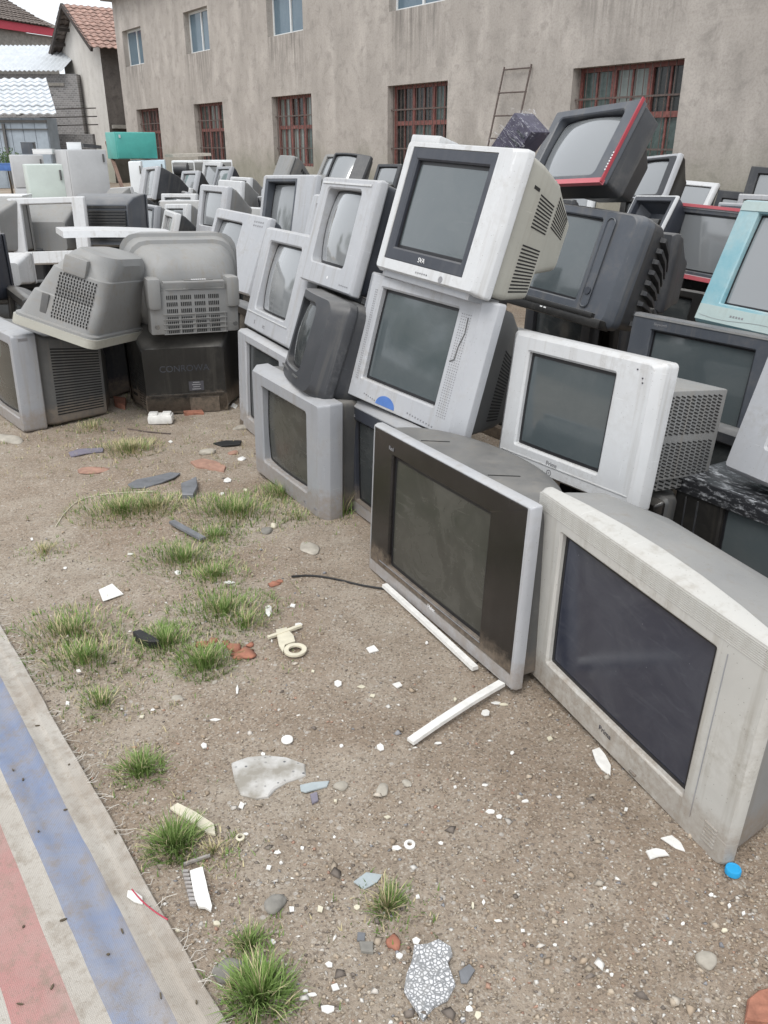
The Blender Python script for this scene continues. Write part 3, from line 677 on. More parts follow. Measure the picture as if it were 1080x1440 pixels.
make_tv('C', (-.448, 3.435, .008, -57.2, .6, 1.55, .631, .498), 'mid grey television standing on the ground with grass at its foot', P_SILVER,
        scr=(.15, .83, .165, .888), screen=G_DUST, bodymat=P_GREY, fd=.10, facet=(.035, .012, .035), rad=.01, orad=.012, bulge=.02, extra=ex_C,
        body=[(.02, .93, .95, .0), (.14, .9, .92, .0), (.28, .72, .8, .0), (.4, .55, .6, .03)])
make_tv('D', (-.655, 4.152, .006, -61.1, 2.5, .8, .675, .53), 'silver television on the ground behind the mid grey one, only its left edge showing', P_SILVER2,
        scr=(.175, .86, .14, .92), screen=G_DARK, fd=.06, facet=(.008, .008, .015), bulge=.006,
        extra=lambda r, W, H: dots(r, [(-.46 * W, .03 * H)], (.05, .03), P_BLACK))
make_tv('K', (-.016, 3.037, .007, -61.7, .7, -1.8, .613, .478), 'navy fronted television with a silver left edge, half hidden behind the black fronted one', P_SILVER, P_NAVY,
        panel=(.075, .97, .1, .985), scr=(.13, .86, .12, .87), screen=G_DARK, fd=.06, bulge=.005,
        extra=lambda r, W, H: text('LG', .014, T_GREYP, r, -.36 * W, .91 * H, -.001))
def ex_E(r, W, H):
    text('TCL', .022, T_GREYP, r, -.02 * W, .06 * H, -.0008)
    m = MB(); m.box((0, -.002, .155 * H), (.93 * W, .006, .005)); m.build('trim_line', P_WHITE, r)
    dots(r, [(-.25 * W, .07 * H)], (.006, .02), T_GREYP)
make_tv('E', (-.626, 4.236, .565, -64, 18.05, -.9, .654, .517), 'pale silver television with bowed glass leaning back on the half hidden silver one', P_SILVER2,
        scr=(.17, .88, .2, .885), screen=G_PALE, fd=.08, facet=(.03, .012, .025), rad=.012, orad=.02, bulge=.04, rec=.01, extra=ex_E)
make_tv('G', (-.391, 3.48, .515, -73.1, 19, -2, .5, .385), 'rounded charcoal television wedged between the stacks above the mid grey one', P_DARK,
        scr=(.06, .72, .16, .9), screen=G_DARK, fd=.10, facet=(.045, .015, .06), rad=.05, orad=.035, bulge=.05, rec=.006, fb=.03, bodymat=P_DARK,
        body=[(.02, .97, .97, .0), (.2, .93, .93, .0), (.32, .78, .82, .0), (.42, .5, .6, .03)],
        extra=lambda r, W, H: [m_.build('trim_line', P_GREY, r) for m_ in [MB()] if not m_.box((-.06 * W, -.024, .1 * H), (.6 * W, .01, .008))])
def ex_H(r, W, H):
    m = MB(); m.box((-.02 * W, -.002, .955 * H), (.9 * W, .006, .008)); m.build('trim_line', P_WHITE, r)
    disc(r, .05 * W, .085 * H, .006, T_WHITE, 'power_button')
    dots(r, [(.3 * W + .02 * i, .055 * H) for i in range(5)], (.008, .004), T_GREYP)
make_tv('H', (-.27, 3.684, .892, -64.4, 17.5, -.4, .581, .452), 'pale silver television with dark sides topping the stack above the rounded charcoal one', P_SILVER2,
        scr=(.14, .78, .2, .905), screen=G_PALE, fd=.05, facet=(.006, .006, .012), rad=.008, orad=.025, bulge=.05, rec=.006, bodymat=P_NAVY, extra=ex_H,
        body=[(.02, .95, .96, .0), (.2, .9, .93, .0), (.26, .8, .74, .0), (.4, .55, .6, .03)])
def ex_J(r, W, H):
    m = MB(); n = 14; c_ = (-.10 * W, .022 * H)
    m.add([(c_[0] + .058 * math.cos(math.pi * i / n), -.0015, c_[1] + .04 * math.sin(math.pi * i / n)) for i in range(n + 1)] + [(c_[0] + .058 * math.cos(math.pi * i / n), .002, c_[1] + .04 * math.sin(math.pi * i / n)) for i in range(n + 1)],
          [tuple(range(n + 1))] + [(i, i + 1, n + 2 + i, n + 1 + i) for i in range(n)])
    m.build('badge', M_BLUE, r)
    dots(r, [(-.32 * W + i * .014, .06 * H - i * .002) for i in range(6)], (.004, .004), T_GREYP)
    dots(r, [(.12 * W + i * .016, .05 * H - i * .0012) for i in range(10)], (.004, .005), T_GREYP)
    m = MB()
    for i in range(40):
        for j in range(2): m.box((-.425 * W - j * .009, -.0006, (.16 + .0185 * i) * H), (.0035, .002, .0035))
        for j in range(5): m.box((.365 * W + j * .011, -.0006, (.12 + .0195 * i) * H), (.0032, .002, .0032))
    m.build('speaker_hole', T_GREYP, r)['kind'] = 'stuff'
    m = MB(); m.tube([(.42 * W, -.002, .86 * H), (.425 * W, -.002, .75 * H), (.40 * W, -.002, .65 * H), (.395 * W, -.003, .55 * H), (.36 * W, -.002, .53 * H)], .0018); m.build('pen_mark', P_GREY, r)
make_tv('J', (.037, 3.02, .512, -51.7, 15.3, 2.3, .623, .486), 'silver television with a blue half-moon badge below its screen', P_SILVER2,
        scr=(.115, .822, .175, .908), screen=G_GREY, fd=.07, facet=(.05, .006, .03), rad=.01, orad=.004, bulge=.006, rec=.02, bodymat=P_GREY, extra=ex_J,
        body=[(.0, .93, .95, .0), (.1, .86, .9, .01), (.22, .72, .76, .03), (.36, .5, .5, .06)], vents=[('slot', 2, .1, .95, .1, .72, 1, 22, 'r')])
def ex_I(r, W, H):
    text('SVA', .024, T_WHITE, r, -.03 * W, .128 * H, -.0008)
    dots(r, [(-.05 * W + i * .013, .035 * H) for i in range(6)], (.005, .005), T_GREYP)
    disc(r, .2 * W, .03 * H, .012, T_GREYP, 'control_pad')
    m = MB(); m.box((-.35 * W, .05, H + .012), (.3 * W, .09, .03)); m.build('top_lip', P_WHITE, r, bevel=.006)
    m = MB(); m.box((.0, .09, -.012), (.9 * W, .14, .03)); m.build('foot_plinth', P_SILVER, r, bevel=.004)
make_tv('I', (.128, 3.032, 1.016, -56.7, 17.6, 2.3, .598, .462), 'white framed television with a navy bezel on top of the tall centre stack', P_WHITE, P_NAVY,
        panel=(.068, .885, .085, .963), scr=(.14, .832, .185, .868), screen=G_GREY, fd=.07, facet=(.03, .01, .035), rad=.012, orad=.003, bulge=.005, rec=.014, bodymat=P_BEIGE, extra=ex_I,
        body=[(.02, .95, .95, .0), (.08, .93, .93, .0), (.19, .86, .82, .03), (.2, .85, .62, .22), (.335, .70, .38, .30)],
        vents=[('holes', 2, .0, .97, .06, .44, 20, 14, 'r'), ('holes', 2, .12, .97, .56, .82, 18, 10, 'r'), ('holes', 4, .03, .8, .55, .92, 18, 10, 'r'), ('slot', 1, .5, 1.0, .8, .85, 1, 1, 'r')])
def ex_L(r, W, H):
    text('Prima', .022, T_GREYP, r, -.06 * W, .105 * H, -.0008)
    disc(r, -.07 * W, .035 * H, .011, T_GREYP, 'power_ring', r2=.008); disc(r, -.07 * W, .035 * H, .003, T_GREYP, 'power_button')
    m = MB(); m.box((0, -.001, .085 * H), (.97 * W, .003, .003)); m.build('trim_line', P_WHITE, r)
    dots(r, [(.44 * W, .9 * H), (.40 * W, .95 * H), (.445 * W, .87 * H)], (.004, .004), T_DARK, name='screw_hole')
    # stepped grey rear box with slanting slots
    bx = MB(); bx.box((.02 * W, .27, .47 * H), (.82 * W, .36, .66 * H)); bx.build('rear_box', P_LGREY, r, bevel=.006)
    bx = MB(); bx.box((.02 * W, .25, .10 * H), (.76 * W, .30, .12 * H)); bx.build('rear_foot', P_LGREY, r, bevel=.005)
    m = MB(); n_ = 0
    for j in range(25):
        for i in range(12):
            if j in (11, 12): continue
            y_, z_ = .108 + i * .0275, .165 * H + j * .0108
            m.box((.43 * W + .0004, y_ + .004, z_ + .002), (.003, .0205, .0040), Matrix.Rotation(-.28, 3, 'X'))
    for j in range(3):
        for i in range(8): m.box((.40 * W + .0004, .125 + i * .034, .055 * H + j * .013), (.003, .024, .005), Matrix.Rotation(-.28, 3, 'X'))
    m.build('vent_slots', P_VENT, r)['kind'] = 'stuff'
make_tv('L', (.579, 2.545, .426, -56.5, 7.4, -1.1, .597, .442), 'white television with a round power button propped behind the black fronted one', P_WHITE,
        scr=(.125, .766, .163, .888), screen=G_GREY, fd=.08, facet=(.026, .01, .02), rad=.016, orad=.005, bulge=.006, rec=.014, bodymat=P_LGREY, extra=ex_L,
        body=[(.0, .9, .9, .0), (.02, .8, .8, .02)])
make_tv('M', (1.503, 3.981, .006, -50, 5.75, .87, .792, .647), 'large slate grey television behind the white one with the slotted rear box', P_MGREY,
        scr=(.15, .855, .16, .895), screen=G_GREY, fd=.06, facet=(.006, .006, .015), rad=.008, orad=.003, bulge=.012, rec=.02, bodymat=P_GREY,
        extra=lambda r, W, H: [text('Skyworth', .02, T_GREYP, r, -.29 * W, .945 * H, -.0008),
                               [m_.build('top_trim', P_LGREY, r) for m_ in [MB()] if not m_.box((0, .002, .988 * H), (.98 * W, .012, .008))]])
def ex_AA(r, W, H):
    m = MB(); m.box((0, .022, H - .02), (W * 1.012, .06, .06)); m.box((0, .2, H + .004), (W * .99, .3, .01)); m.build('scuffed_top', M_SCUFF, r, bevel=.004)
    m = MB(); m.box((-.335 * W, -.002, .46 * H), (.004, .006, .8 * H)); m.box((-.42 * W, -.002, .46 * H), (.003, .006, .8 * H)); m.build('panel_ridge', P_DARK, r)
def film():
    k = N('clear_film'); v = k.map(rand=True)
    n = k.noise(k.map((1, 1, 3.4), rand=True), 13, 5, .65, 2.5)
    tr = k.n('BsdfTransparent'); ms = k.n('MixShader')
    k.set(Base_Color=(.8, .82, .85), Roughness=.18, Coat_Weight=.6); k.bump(n, .5, .01)
    k.l(k.ramp(n, [(.53, .0), (.72, .5)]), ms.inputs[0]); k.l(tr.outputs[0], ms.inputs[1]); k.l(k.p.outputs[0], ms.inputs[2]); k.l(ms.outputs[0], k.o.inputs[0])
    return k.m
M_FILM = film()
k = N('scuffed_black'); v = k.map(); n_ = k.noise(k.map((5, 13, 13)), 5, 8, .75, .15); n2_ = k.noise(v, 90, 4, .7)
M_SCUFF = k.set(Base_Color=k.mix(k.mul(k.ramp(n_, [(.5, 0), (.63, .9)]), k.ramp(n2_, [(.35, .2), (.6, .95)])), (.02, .021, .024), (.55, .57, .6)), Roughness=.4)
make_tv('AA', (1.136, 2.311, .003, -57.7, .9, -.65, .562, .441), 'black television with a white scuffed top edge, below the cut off pale silver one', P_BLACK,
        scr=(.327, .95, .1, .9), screen=G_GREY, fd=.06, facet=(.004, .004, .01), bulge=.006, rec=.012, bodymat=P_DARK, extra=ex_AA)
make_tv('AB', (.75, 2.63, .01, -60, 4, 0, .45, .37), 'small black television with a grey rounded case tucked below the white one', P_BROWNBLK, fd=.04, bodymat=P_GREY,
        scr=(.15, .8, .12, .86), screen=G_DARK, bulge=.006, body=[(.02, .97, .97, .0), (.08, .9, .95, .0), (.13, .7, .9, .0), (.16, .4, .85, .0)])
make_tv('N', (1.186, 2.265, .512, -72.3, 17.1, -2.9, .487, .409), 'pale silver television cut off by the right side, on the film covered black one', P_SILVER2,
        scr=(.27, .95, .24, .9), screen=G_GREY, fd=.06, bodymat=P_GREY, bulge=.02)
def ex_O(r, W, H):
    # the lower rail is paler than the teal uprights
    m = MB(); m.box((0, -.0015, .07 * H), (W * .985, .005, .13 * H)); m.build('lower_rail', P_TEALPALE, r)
    m = MB(); m.tube([(-.47 * W + i * .03, -.0045, .045 * H - .008 * math.sin(i * .35)) for i in range(16)], .0012, 4); m.build('trim_line', T_GREYP, r)
    dots(r, [(-.2 * W + i * .018, .075 * H) for i in range(5)], (.011, .009), T_GREYP, y=-.004)
    text('SONY', .02, T_GREYP, r, -.28 * W, .955 * H, -.0008)
    m = MB(); m.box((0, -.0015, .955 * H), (W * .985, .005, .075 * H)); m.build('upper_rail', P_TEALPALE, r)
make_tv('O', (1.742, 3.889, .649, -65.9, 20.9, -.5, .75, .6), 'teal edged television at the right side of the heap', P_TEAL, scr=(.16, .86, .165, .907), screen=G_PALE,
        fd=.07, facet=(.01, .01, .02), rad=.012, orad=.004, bulge=.012, rec=.02, bodymat=P_GREY, extra=ex_O)
def ex_P(r, W, H):
    m = MB(); m.box((0, .01, .0), (W * 1.01, .03, .028)); m.build('lower_edge', P_PINK, r)
    m = MB(); m.box((W / 2 + .004, .004, H / 2), (.010, .018, H * 1.03)); m.build('side_edge', P_RED, r)
    dots(r, [(W / 2 + .005, H * (.12 + .035 * i)) for i in range(7)], (.006, .008), T_WHITE, y=-.011)
    disc(r, -.02 * W, -.004, .01, T_GREYP, 'power_ring', y=-.006, r2=.006)
make_tv('P', (1.0, 5.05, 1.262, -65.4, 31.7, -4, .72, .468), 'dark grey television with red edges perched highest on the heap', P_MGREY, scr=(.09, .87, .09, .9), screen=G_PALE,
        fd=.05, facet=(.003, .003, .008), orad=.03, bulge=.05, rec=.012, bodymat=P_DARK, extra=ex_P,
        body=[(.02, .97, .97, .0), (.14, .94, .94, .0), (.22, .6, .7, .12), (.36, .42, .5, .2)])
def ex_Q(r, W, H):
    disc(r, .29 * W, .27 * H, .02, P_NAVY, 'control_dial', y=-.026)
    m = MB()
    m.loft([[(x_, -.022, z_) for x_, z_ in rrect(.085 * W, .84 * H, .03, .29 * W, .53 * H)], [(x_, -.025, z_) for x_, z_ in rrect(.078 * W, .825 * H, .028, .29 * W, .53 * H)],
            [(x_, -.018, z_) for x_, z_ in rrect(.07 * W, .81 * H, .026, .29 * W, .53 * H)]], cap1=True)
    m.build('speaker_strip', P_MGREY, r, 40)
    m = MB(); m.box((0, -.02, .06 * H), (.84 * W, .03, .03)); m.build('lower_shelf', P_BLACK, r, bevel=.005)
    m = MB(); m.box((0, .02, .0), (1.02 * W, .1, .05)); m.build('foot_plinth', P_BLACK, r, bevel=.008)
    dots(r, [(-.1 * W, .01), (-.06 * W, .01)], (.018, .008), T_WHITE, y=-.031)
make_tv('Q', (.98, 4.804, .575, -53.3, 17.7, 3.5, .72, .585), 'big rounded slate television with ridged flanks under the red edged one', P_MGREY,
        scr=(.095, .70, .16, .925), screen=G_GREY, fd=.12, facet=(.035, .015, .05), rad=.05, orad=.012, bulge=.02, rec=.012, fb=.022, bodymat=P_DARK, extra=ex_Q,
        body=[(.0, .95, .97, .0), (.12, .93, .96, .0), (.24, .82, .88, .0), (.42, .6, .66, .03)], vents=[('ridge', 2, -.1, 1.0, .04, .92, 1, 9, 'r'), ('ridge', 3, 0.0, .8, .04, .92, 1, 9, 'r')])
make_tv('R', (.809, 4.201, 0, -56.1, 3.7, .1, .708, .54), 'grey television at the bottom under the big rounded slate one, hidden by the white one', P_GREY, screen=G_DARK, bodymat=P_GREY)
make_tv('T', (2.424, 6.551, .506, -62, 5, 1.1, .645, .522), 'television with faded red top edge and a pale screen behind the teal edged one', P_SILVER2, P_MGREY, panel=(.02, .98, .05, .96), scr=(.07, .93, .1, .9), screen=G_PALE,
        bulge=.01, rec=.008, extra=lambda r, W, H: [(lambda m_: (m_.box((0, .01, H + .004), (W * 1.02, .05, .022)), m_.box((0, .01, .006), (W * 1.02, .05, .03)), m_.build('red_edge', P_PINK, r)))(MB())])
make_tv('U', (2.473, 7.101, .017, -47.7, 11.3, 3.8, .521, .412), 'charcoal television under the one with the faded red edge', P_DARK, screen=G_DARK, scr=(.2, .9, .12, .85))
def ex_S(r, W, H):
    m = MB(); m.box((0, .10, .5 * H), (.5 * W, .12, .4 * H)); m.build('chassis', P_BLACK, r, bevel=.01)
make_tv('S', (1.963, 6.991, .569, -81.2, 24, -3, .70, .57), 'gutted black television with a thin white rim and no tube beside the rounded slate one', P_WHITE, P_NAVY, panel=(.016, .984, .02, .98), scr=(.08, .92, .1, .92), hollow=True,
        bodymat=P_NAVY, fd=.03, facet=(.003, .003, .008), extra=ex_S, vents=[('slot', 3, .1, .9, .2, .8, 4, 12, 'r')])
make_tv('V', (5.176, 11.856, .621, -48, 12.3, 2.7, .72, .573), 'charcoal television high at the far right against the wall', P_DARK, screen=G_PALE, scr=(.17, .9, .16, .86))
make_tv('W', (2.782, 9.438, .942, -66.2, 24, -5, .6, .46), 'silver faced black television behind the red edged one, glittering film on its rim', P_SILVER2, P_DARK, panel=(.04, .99, .03, .95), scr=(.1, .82, .08, .9), screen=G_PALE,
        bodymat=P_BLACK, orad=.03, bulge=.03)
make_tv('X', (4.29, 12.34, .631, -48.4, 31, 3, .5525, .425), 'white framed television far back beneath the wide window', P_WHITE, screen=G_PALE, scr=(.08, .88, .1, .85), bulge=.01)
make_tv('Y', (5.0, 12.72, .497, -48.8, 13.6, 3.2, .455, .362), 'charcoal television at the wall foot right of the white framed one', P_DARK, screen=G_PALE, scr=(.2, .9, .12, .72), bulge=.01)
make_tv('Z', (1.851, 9.322, .5, -42.3, 18.7, -2.9, .7, .554), 'white framed television showing only its top rail below the red edged one', P_WHITE, screen=G_PALE, scr=(.08, .92, .1, .92), bulge=.01)

# left part of the yard
def ex_AC(r, W, H):
    m = MB(); m.box((W / 2 + .003, .06, .955 * H), (.003, .05, .016)); m.build('name_plate', T_GREYP, r)
make_tv('AC', (-2.22, 4.59, .0, -50, 2, 0, .70, .53), 'silver television with a louvred dark grey flank standing at the left side', P_SILVER, scr=(.1, .93, .13, .9), screen=G_DUST, bodymat=P_GREY,
        fd=.13, facet=(.004, .004, .012), rad=.02, orad=.02, bulge=.04, rec=.01, extra=ex_AC,
        body=[(.01, .93, .97, .0), (.05, .97, .93, .0), (.36, .9, .84, .0), (.44, .5, .6, .02)], vents=[('slot', 2, .06, .95, .1, .88, 1, 24, 'r')])
make_tv('AD', (-3.125, 8.005, .444, 1.5, 10.2, -1.6, .7, .576), 'empty white television frame facing the camera, a grey case showing through it', P_WHITE, scr=(.165, .84, .187, .915), hollow=True, caseless=True,
        fd=.06, facet=(.01, .01, .02), orad=.006, bulge=.01, bodymat=P_LGREY)
make_tv('AE', (-3.47, 12.664, .759, -55, 17.3, -3.5, .55, .438), 'small dark sided television with a white rim high on the left stack', P_SILVER2, scr=(.3, .93, .1, .92), screen=G_PALE, bodymat=P_DARK, bulge=.03,
        body=[(.02, .97, .97, .0), (.3, .8, .85, .0), (.5, .55, .6, .05)])
make_tv('AF', (-3.367, 14.775, .655, -51, 18.8, -1.9, .55, .439), 'small silver television right of the dark sided one, far left', P_SILVER2, screen=G_PALE, bodymat=P_DARK, scr=(.1, .9, .1, .9))
make_tv('AG', (-2.958, 15.555, .718, -54.4, 22.9, -1.6, .55, .439), 'small dark backed television beside the white washing machine', P_SILVER, screen=G_PALE, bodymat=P_NAVY, scr=(.1, .9, .1, .9))
make_tv('AH', (-2.484, 10.473, .417, -54, 12.8, .55, .55, .439), 'pale silver television with bowed glass left of the wide silver one', P_SILVER2, screen=G_PALE, scr=(.06, .86, .06, .93), bulge=.06, rec=.006)
def ex_AI(r, W, H):
    dots(r, [(.28 * W + (i % 5) * .03, (.93 - .05 * (i // 5)) * H) for i in range(10)], (.012, .012), T_GREYP)
make_tv('AI', (-1.321, 6.839, .412, -49.5, 21.4, 2.6, .8, .589), 'wide silver television with a broad speaker panel right of its screen, mid left', P_SILVER2, scr=(.05, .56, .12, .875), screen=G_PALE, bodymat=P_MGREY,
        orad=.012, bulge=.05, rec=.012, extra=ex_AI)
make_tv('AJ', (-.899, 7.461, .676, -45.7, 13.4, -1.5, .7, .559), 'silver television with a deep dark recess round its screen behind the wide silver one', P_SILVER2, P_MGREY, panel=(.05, .68, .02, .96), scr=(.1, .64, .06, .91), screen=G_PALE,
        rec=.05, bulge=.04, bodymat=P_LGREY)
make_tv('AK', (-.654, 13.427, .924, -26.7, 36, 5, .65, .513), 'rounded dark television leaning far back near the wall, left of centre', P_DARK, screen=G_PALE, scr=(.04, .66, .04, .94), rad=.03, fb=.03, bulge=.03, bodymat=P_DARK)
make_tv('AL', (-.057, 14.882, .737, -51, 23.5, -.9, .6, .477), 'dark television near the wall peeping out left of the white framed top one', P_DARK, screen=G_PALE, scr=(.08, .9, .1, .9), rad=.02)
make_tv('AM', (-.429, 5.149, .719, -62, 17.5, 0, .6, .475), 'pale silver television half hidden behind the dark sided pale one', P_SILVER2, screen=G_PALE, bodymat=P_LGREY)

# ---------------------------------------------------------------- sets seen from behind, loose rear covers
def tv_back(P, label, mat, secs, details=None, vents=(), screen=G_DARK, frame=None, group='scrapped televisions heaped in the yard'):
    return make_tv('back', P, label, frame or mat, scr=(.1, .9, .12, .9), screen=screen, body=secs, bodymat=mat, fd=.06, vents=vents, extra=details, bulge=.006, group=group)
def back_text(r, s, size, mat, u, v, y, W):
    o = text(s, size, mat, r, u, v, y)
    o.matrix_local = Matrix.Translation((u, y, v)) @ Matrix.Rotation(R(180), 4, 'Z') @ Matrix.Rotation(R(90), 4, 'X'); return o
def ex_black(r, W, H):
    back_text(r, 'CONROWA', .052, P_NAVY, .0, .27, .4655, W)
    m = MB(); m.box((-.06, .466, .165), (.085, .003, .055)); lb = m.build('rating_label', T_DARK, r)
    m = MB()
    for i in range(4): m.box((-.06, .4685, .147 + i * .013), (.05 - .012 * (i % 2), .002, .005))
    m.build('label_print', T_GREYP, lb)
    m = MB(); m.box((0, .466, .118), (.43, .008, .008)); m.box((-.10, .467, .05), (.17, .006, .09)); m.build('socket_panel', P_BLACK, r)
    for u in (-.03, -.11, -.18):
        m = MB(); m.bar((u, .30, .433), (u - .01, .45, .377), .008, .01); m.build('top_groove', P_BLACK, r)
    m = MB(); m.box((0, .42, .06), (.47, .09, .11)); m.build('rear_foot', P_BLACK, r, bevel=.006)
tv_back((-1.265, 5.13, .0, 193, 0, 0, .68, .52), 'black television turned back to front, raised lettering across its back', P_BLACK,
        [(.01, .96, .96, .0), (.12, .93, .93, .0), (.24, .8, .87, .0), (.40, .66, .70, .0), (.405, .65, .69, .0)], ex_black,
        [('slant', 3, .1, .9, .08, .6, 2, 14, 'r'), ('slot', 2, .2, .8, .1, .5, 1, 5, 'r')], frame=P_BLACK)
make_tv('blk2', (-.93, 5.35, 0, -62, 2, 0, .62, .5), 'black television standing right of the one with raised lettering', P_BLACK, screen=G_DARK, scr=(.1, .9, .1, .9), bodymat=P_BLACK)
make_tv('blk3', (-2.0, 5.2, 0, -60, 2, 0, .72, .5), 'black television in the gap behind the louvred silver one', P_BLACK, screen=G_DARK, scr=(.1, .9, .1, .9), bodymat=P_DARK)

def shell(name, mat4, label, secs, W, H, mat, extra):
    """an empty rear cover: open rim at y = 0, closed towards +y, with wall thickness"""
    root = empty(name, mat4, label, 'plastic cover', 'loose rear covers pulled off televisions')
    m = MB(); out_ = [ring(W * a, H * e, rr_, d, 0, cz) for d, a, e, cz, rr_ in secs]
    inn = [ring(W * a - .012, H * e - .012, rr_, max(0, d - .006), 0, cz) for d, a, e, cz, rr_ in secs]
    m.loft(out_, cap1=True); m.loft(inn, cap1=True); m.loft([out_[0], inn[0]])
    m.build('casing', mat, root, 32)
    extra(root, W, H); return root
def ex_sh32(r, W, H):
    # raised frame round the slotted panel, with two corner lugs
    m = MB(); m.box((0, .33, .12), (.50, .12, .24)); m.build('rear_block', P_LGREY, r, bevel=.012)
    for s in (-1, 1):
        m = MB(); m.box((s * .22, .35, .225), (.075, .13, .17)); m.build('corner_lug', P_LGREY, r, bevel=.022)
        disc_b(r, s * .22, .05, .013, .424, P_GREY)
    m = MB(); m.box((0, .395, .285), (.34, .05, .012)); m.build('top_ledge', P_LGREY, r, bevel=.003)
    back_text(r, 'CRAIG', .026, T_WHITE, -.02, .296, .4, W) if False else None
    m = MB()
    for gx in range(4):
        for j in range(3):
            for i in range(6): m.box((-.135 + gx * .078 + i * .0105, .3912, .13 + j * .037), (.0055, .003, .022))
    for gx in range(4):
        for j in range(4):
            for i in range(6): m.box((-.135 + gx * .078 + i * .0105, .3912, .015 + j * .025), (.006, .003, .015))
    m.build('vent_slots', P_VENT, r)['kind'] = 'stuff'
    m = MB()
    for j in range(5): m.box((0, .393, .003 + j * .027), (.36, .008, .004))
    for i in range(5): m.box((-.17 + i * .085, .3935, .058), (.004, .008, .115))
    m.build('vent_frame', P_LGREY, r)
    m = MB(); m.box((-.03, .372, .293), (.16, .04, .003)); m.build('rating_label', P_GREY, r)
    m = MB()
    for i in range(7): m.box((-.05 + .012 * i - .02, .372, .2955), (.008, .02, .0015))
    m.build('label_print', T_WHITE, r)
def disc_b(r, u, v, rad, y, mat):
    m = MB(); n = 12
    m.loft([[(u + rad * math.cos(6.283 * i / n), y - .01, v + rad * math.sin(6.283 * i / n)) for i in range(n)], [(u + rad * math.cos(6.283 * i / n), y + .004, v + rad * math.sin(6.283 * i / n)) for i in range(n)]], cap1=True)
    m.build('screw_boss', mat, r)
shell('television_cover', pose(-1.23, 5.04, .475, 204, 0, -1.5), 'rounded grey rear cover with a wide slotted panel on the black lettered set',
      [(0, 1, 1, .26, .14), (.05, 1, 1, .255, .10), (.055, .95, .95, .25, .11), (.13, .92, .92, .245, .12), (.135, .88, .88, .235, .12), (.22, .83, .82, .225, .14), (.29, .74, .74, .2, .18), (.325, .6, .6, .17, .14)], .68, .52, P_LGREY, ex_sh32)
def ex_sh31(r, W, H):
    # the flank turned to the camera: slots, grip, raised corner plate, rim flange
    def fx(y): return W / 2 * (.95 - .05 * (y - .055) / .105 if y < .16 else .9 - .06 * (y - .16) / .11)
    m = MB()
    for i in range(13):
        for j in range(15):
            y_ = .075 + j * .0128; m.box((fx(y_) + .0005, y_, .075 + i * .0165 + .003 * (j % 2)), (.006, .0085, .0055))
    m.build('vent_slots', P_VENT, r)['kind'] = 'stuff'
    m = MB(); m.box((fx(.12) + .002, .115, .325), (.008, .085, .04)); m.build('grip_recess', P_GREY, r, bevel=.004)
    m = MB(); m.box((fx(.29) - .005, .30, .20), (.05, .075, .13)); m.build('corner_plate', P_LGREY, r, bevel=.012)
    m = MB(); m.loft([[(x_, y_, z_) for x_, z_ in rrect(W * s_, H * s_, .05, 0, .25)] for y_, s_ in ((-.002, 1.0), (-.002, 1.03), (.035, 1.03), (.035, .99))]); m.build('rim_flange', P_BEIGE, r, 40)
uz = Vector((-.46, .1, .135)).normalized(); uy = Vector((.22, .06, .97)); uy = (uy - uz * uy.dot(uz)).normalized(); ux = uy.cross(uz)
m4 = Matrix((ux, uy, uz)).transposed().to_4x4(); m4.translation = Vector((-1.45, 4.52, .45)); m4 = m4 @ Matrix.Diagonal((1, 1.25, 1, 1))
shell('television_cover', m4, 'grey rear cover with a slot grid tipped on its rim above the louvred silver set',
      [(0, 1, 1, .25, .05), (.045, 1, 1, .25, .05), (.05, .95, .95, .25, .06), (.155, .9, .86, .22, .06), (.16, .885, .82, .21, .06), (.27, .84, .70, .185, .07), (.275, .82, .66, .18, .07), (.34, .78, .58, .16, .12), (.365, .7, .46, .15, .1)], .6, .47, P_LGREY, ex_sh31)
# pale case far back, seen from its flank
make_tv('x48', aty(372, 300, 9.6)[:3] + (-74, 24, 0, .72, .64), 'pale grey television with textured flank sticking up in front of the third barred window', P_LGREY, scr=(.12, .88, .08, .5), screen=G_PALE, fd=.05,
        bodymat=P_GREY, body=[(.02, .97, .98, .0), (.1, .93, .93, .0), (.3, .72, .74, .0), (.55, .45, .5, .0)], vents=[('holes', 2, .0, .95, .1, .95, 8, 8, 'r'), ('holes', 3, .05, .9, .1, .9, 8, 7, 'r')])

# long white board over the two covers and grey lid under it
def plank(name, a, b, w_, t, mat, label, cat, group=None, bend=0.0, bevel=.003):
    a, b = Vector(a), Vector(b); d = b - a; L = d.length
    root = None
    m = MB(); n = 10; q = d.to_track_quat('X', 'Z')
    rr = []
    for i in range(n + 1):
        u = i / n; cz = bend * 4 * u * (1 - u)
        rr.append([(u * L, -w_ / 2, cz), (u * L, w_ / 2, cz), (u * L, w_ / 2 * .9, cz + t), (u * L, -w_ / 2 * .9, cz + t)])
    m.loft(rr, True, True); o = m.build(name, mat, None, 40)
    o.matrix_world = Matrix.Translation(a) @ q.to_matrix().to_4x4()
    return tag(o, label, cat, group)
plank('white_board', aty(84, 331, 5.15), aty(240, 333, 5.45), .36, .035, P_WHITE, 'long dirty white plastic panel lying across the tops of the grey covers', 'plastic panel', bend=.008)
m = MB(); m.loft([ring(.6, .22, .06, 0, 0, .11), ring(.58, .2, .06, .3, 0, .11), ring(.4, .16, .06, .42, 0, .1)], True, True)
o = m.build('television_cover', P_MGREY, None, 35); o.matrix_world = pose(-1.62, 5.35, .62, 185); tag(o, 'slate grey cover under the long white plastic panel', 'plastic cover', 'loose rear covers pulled off televisions')

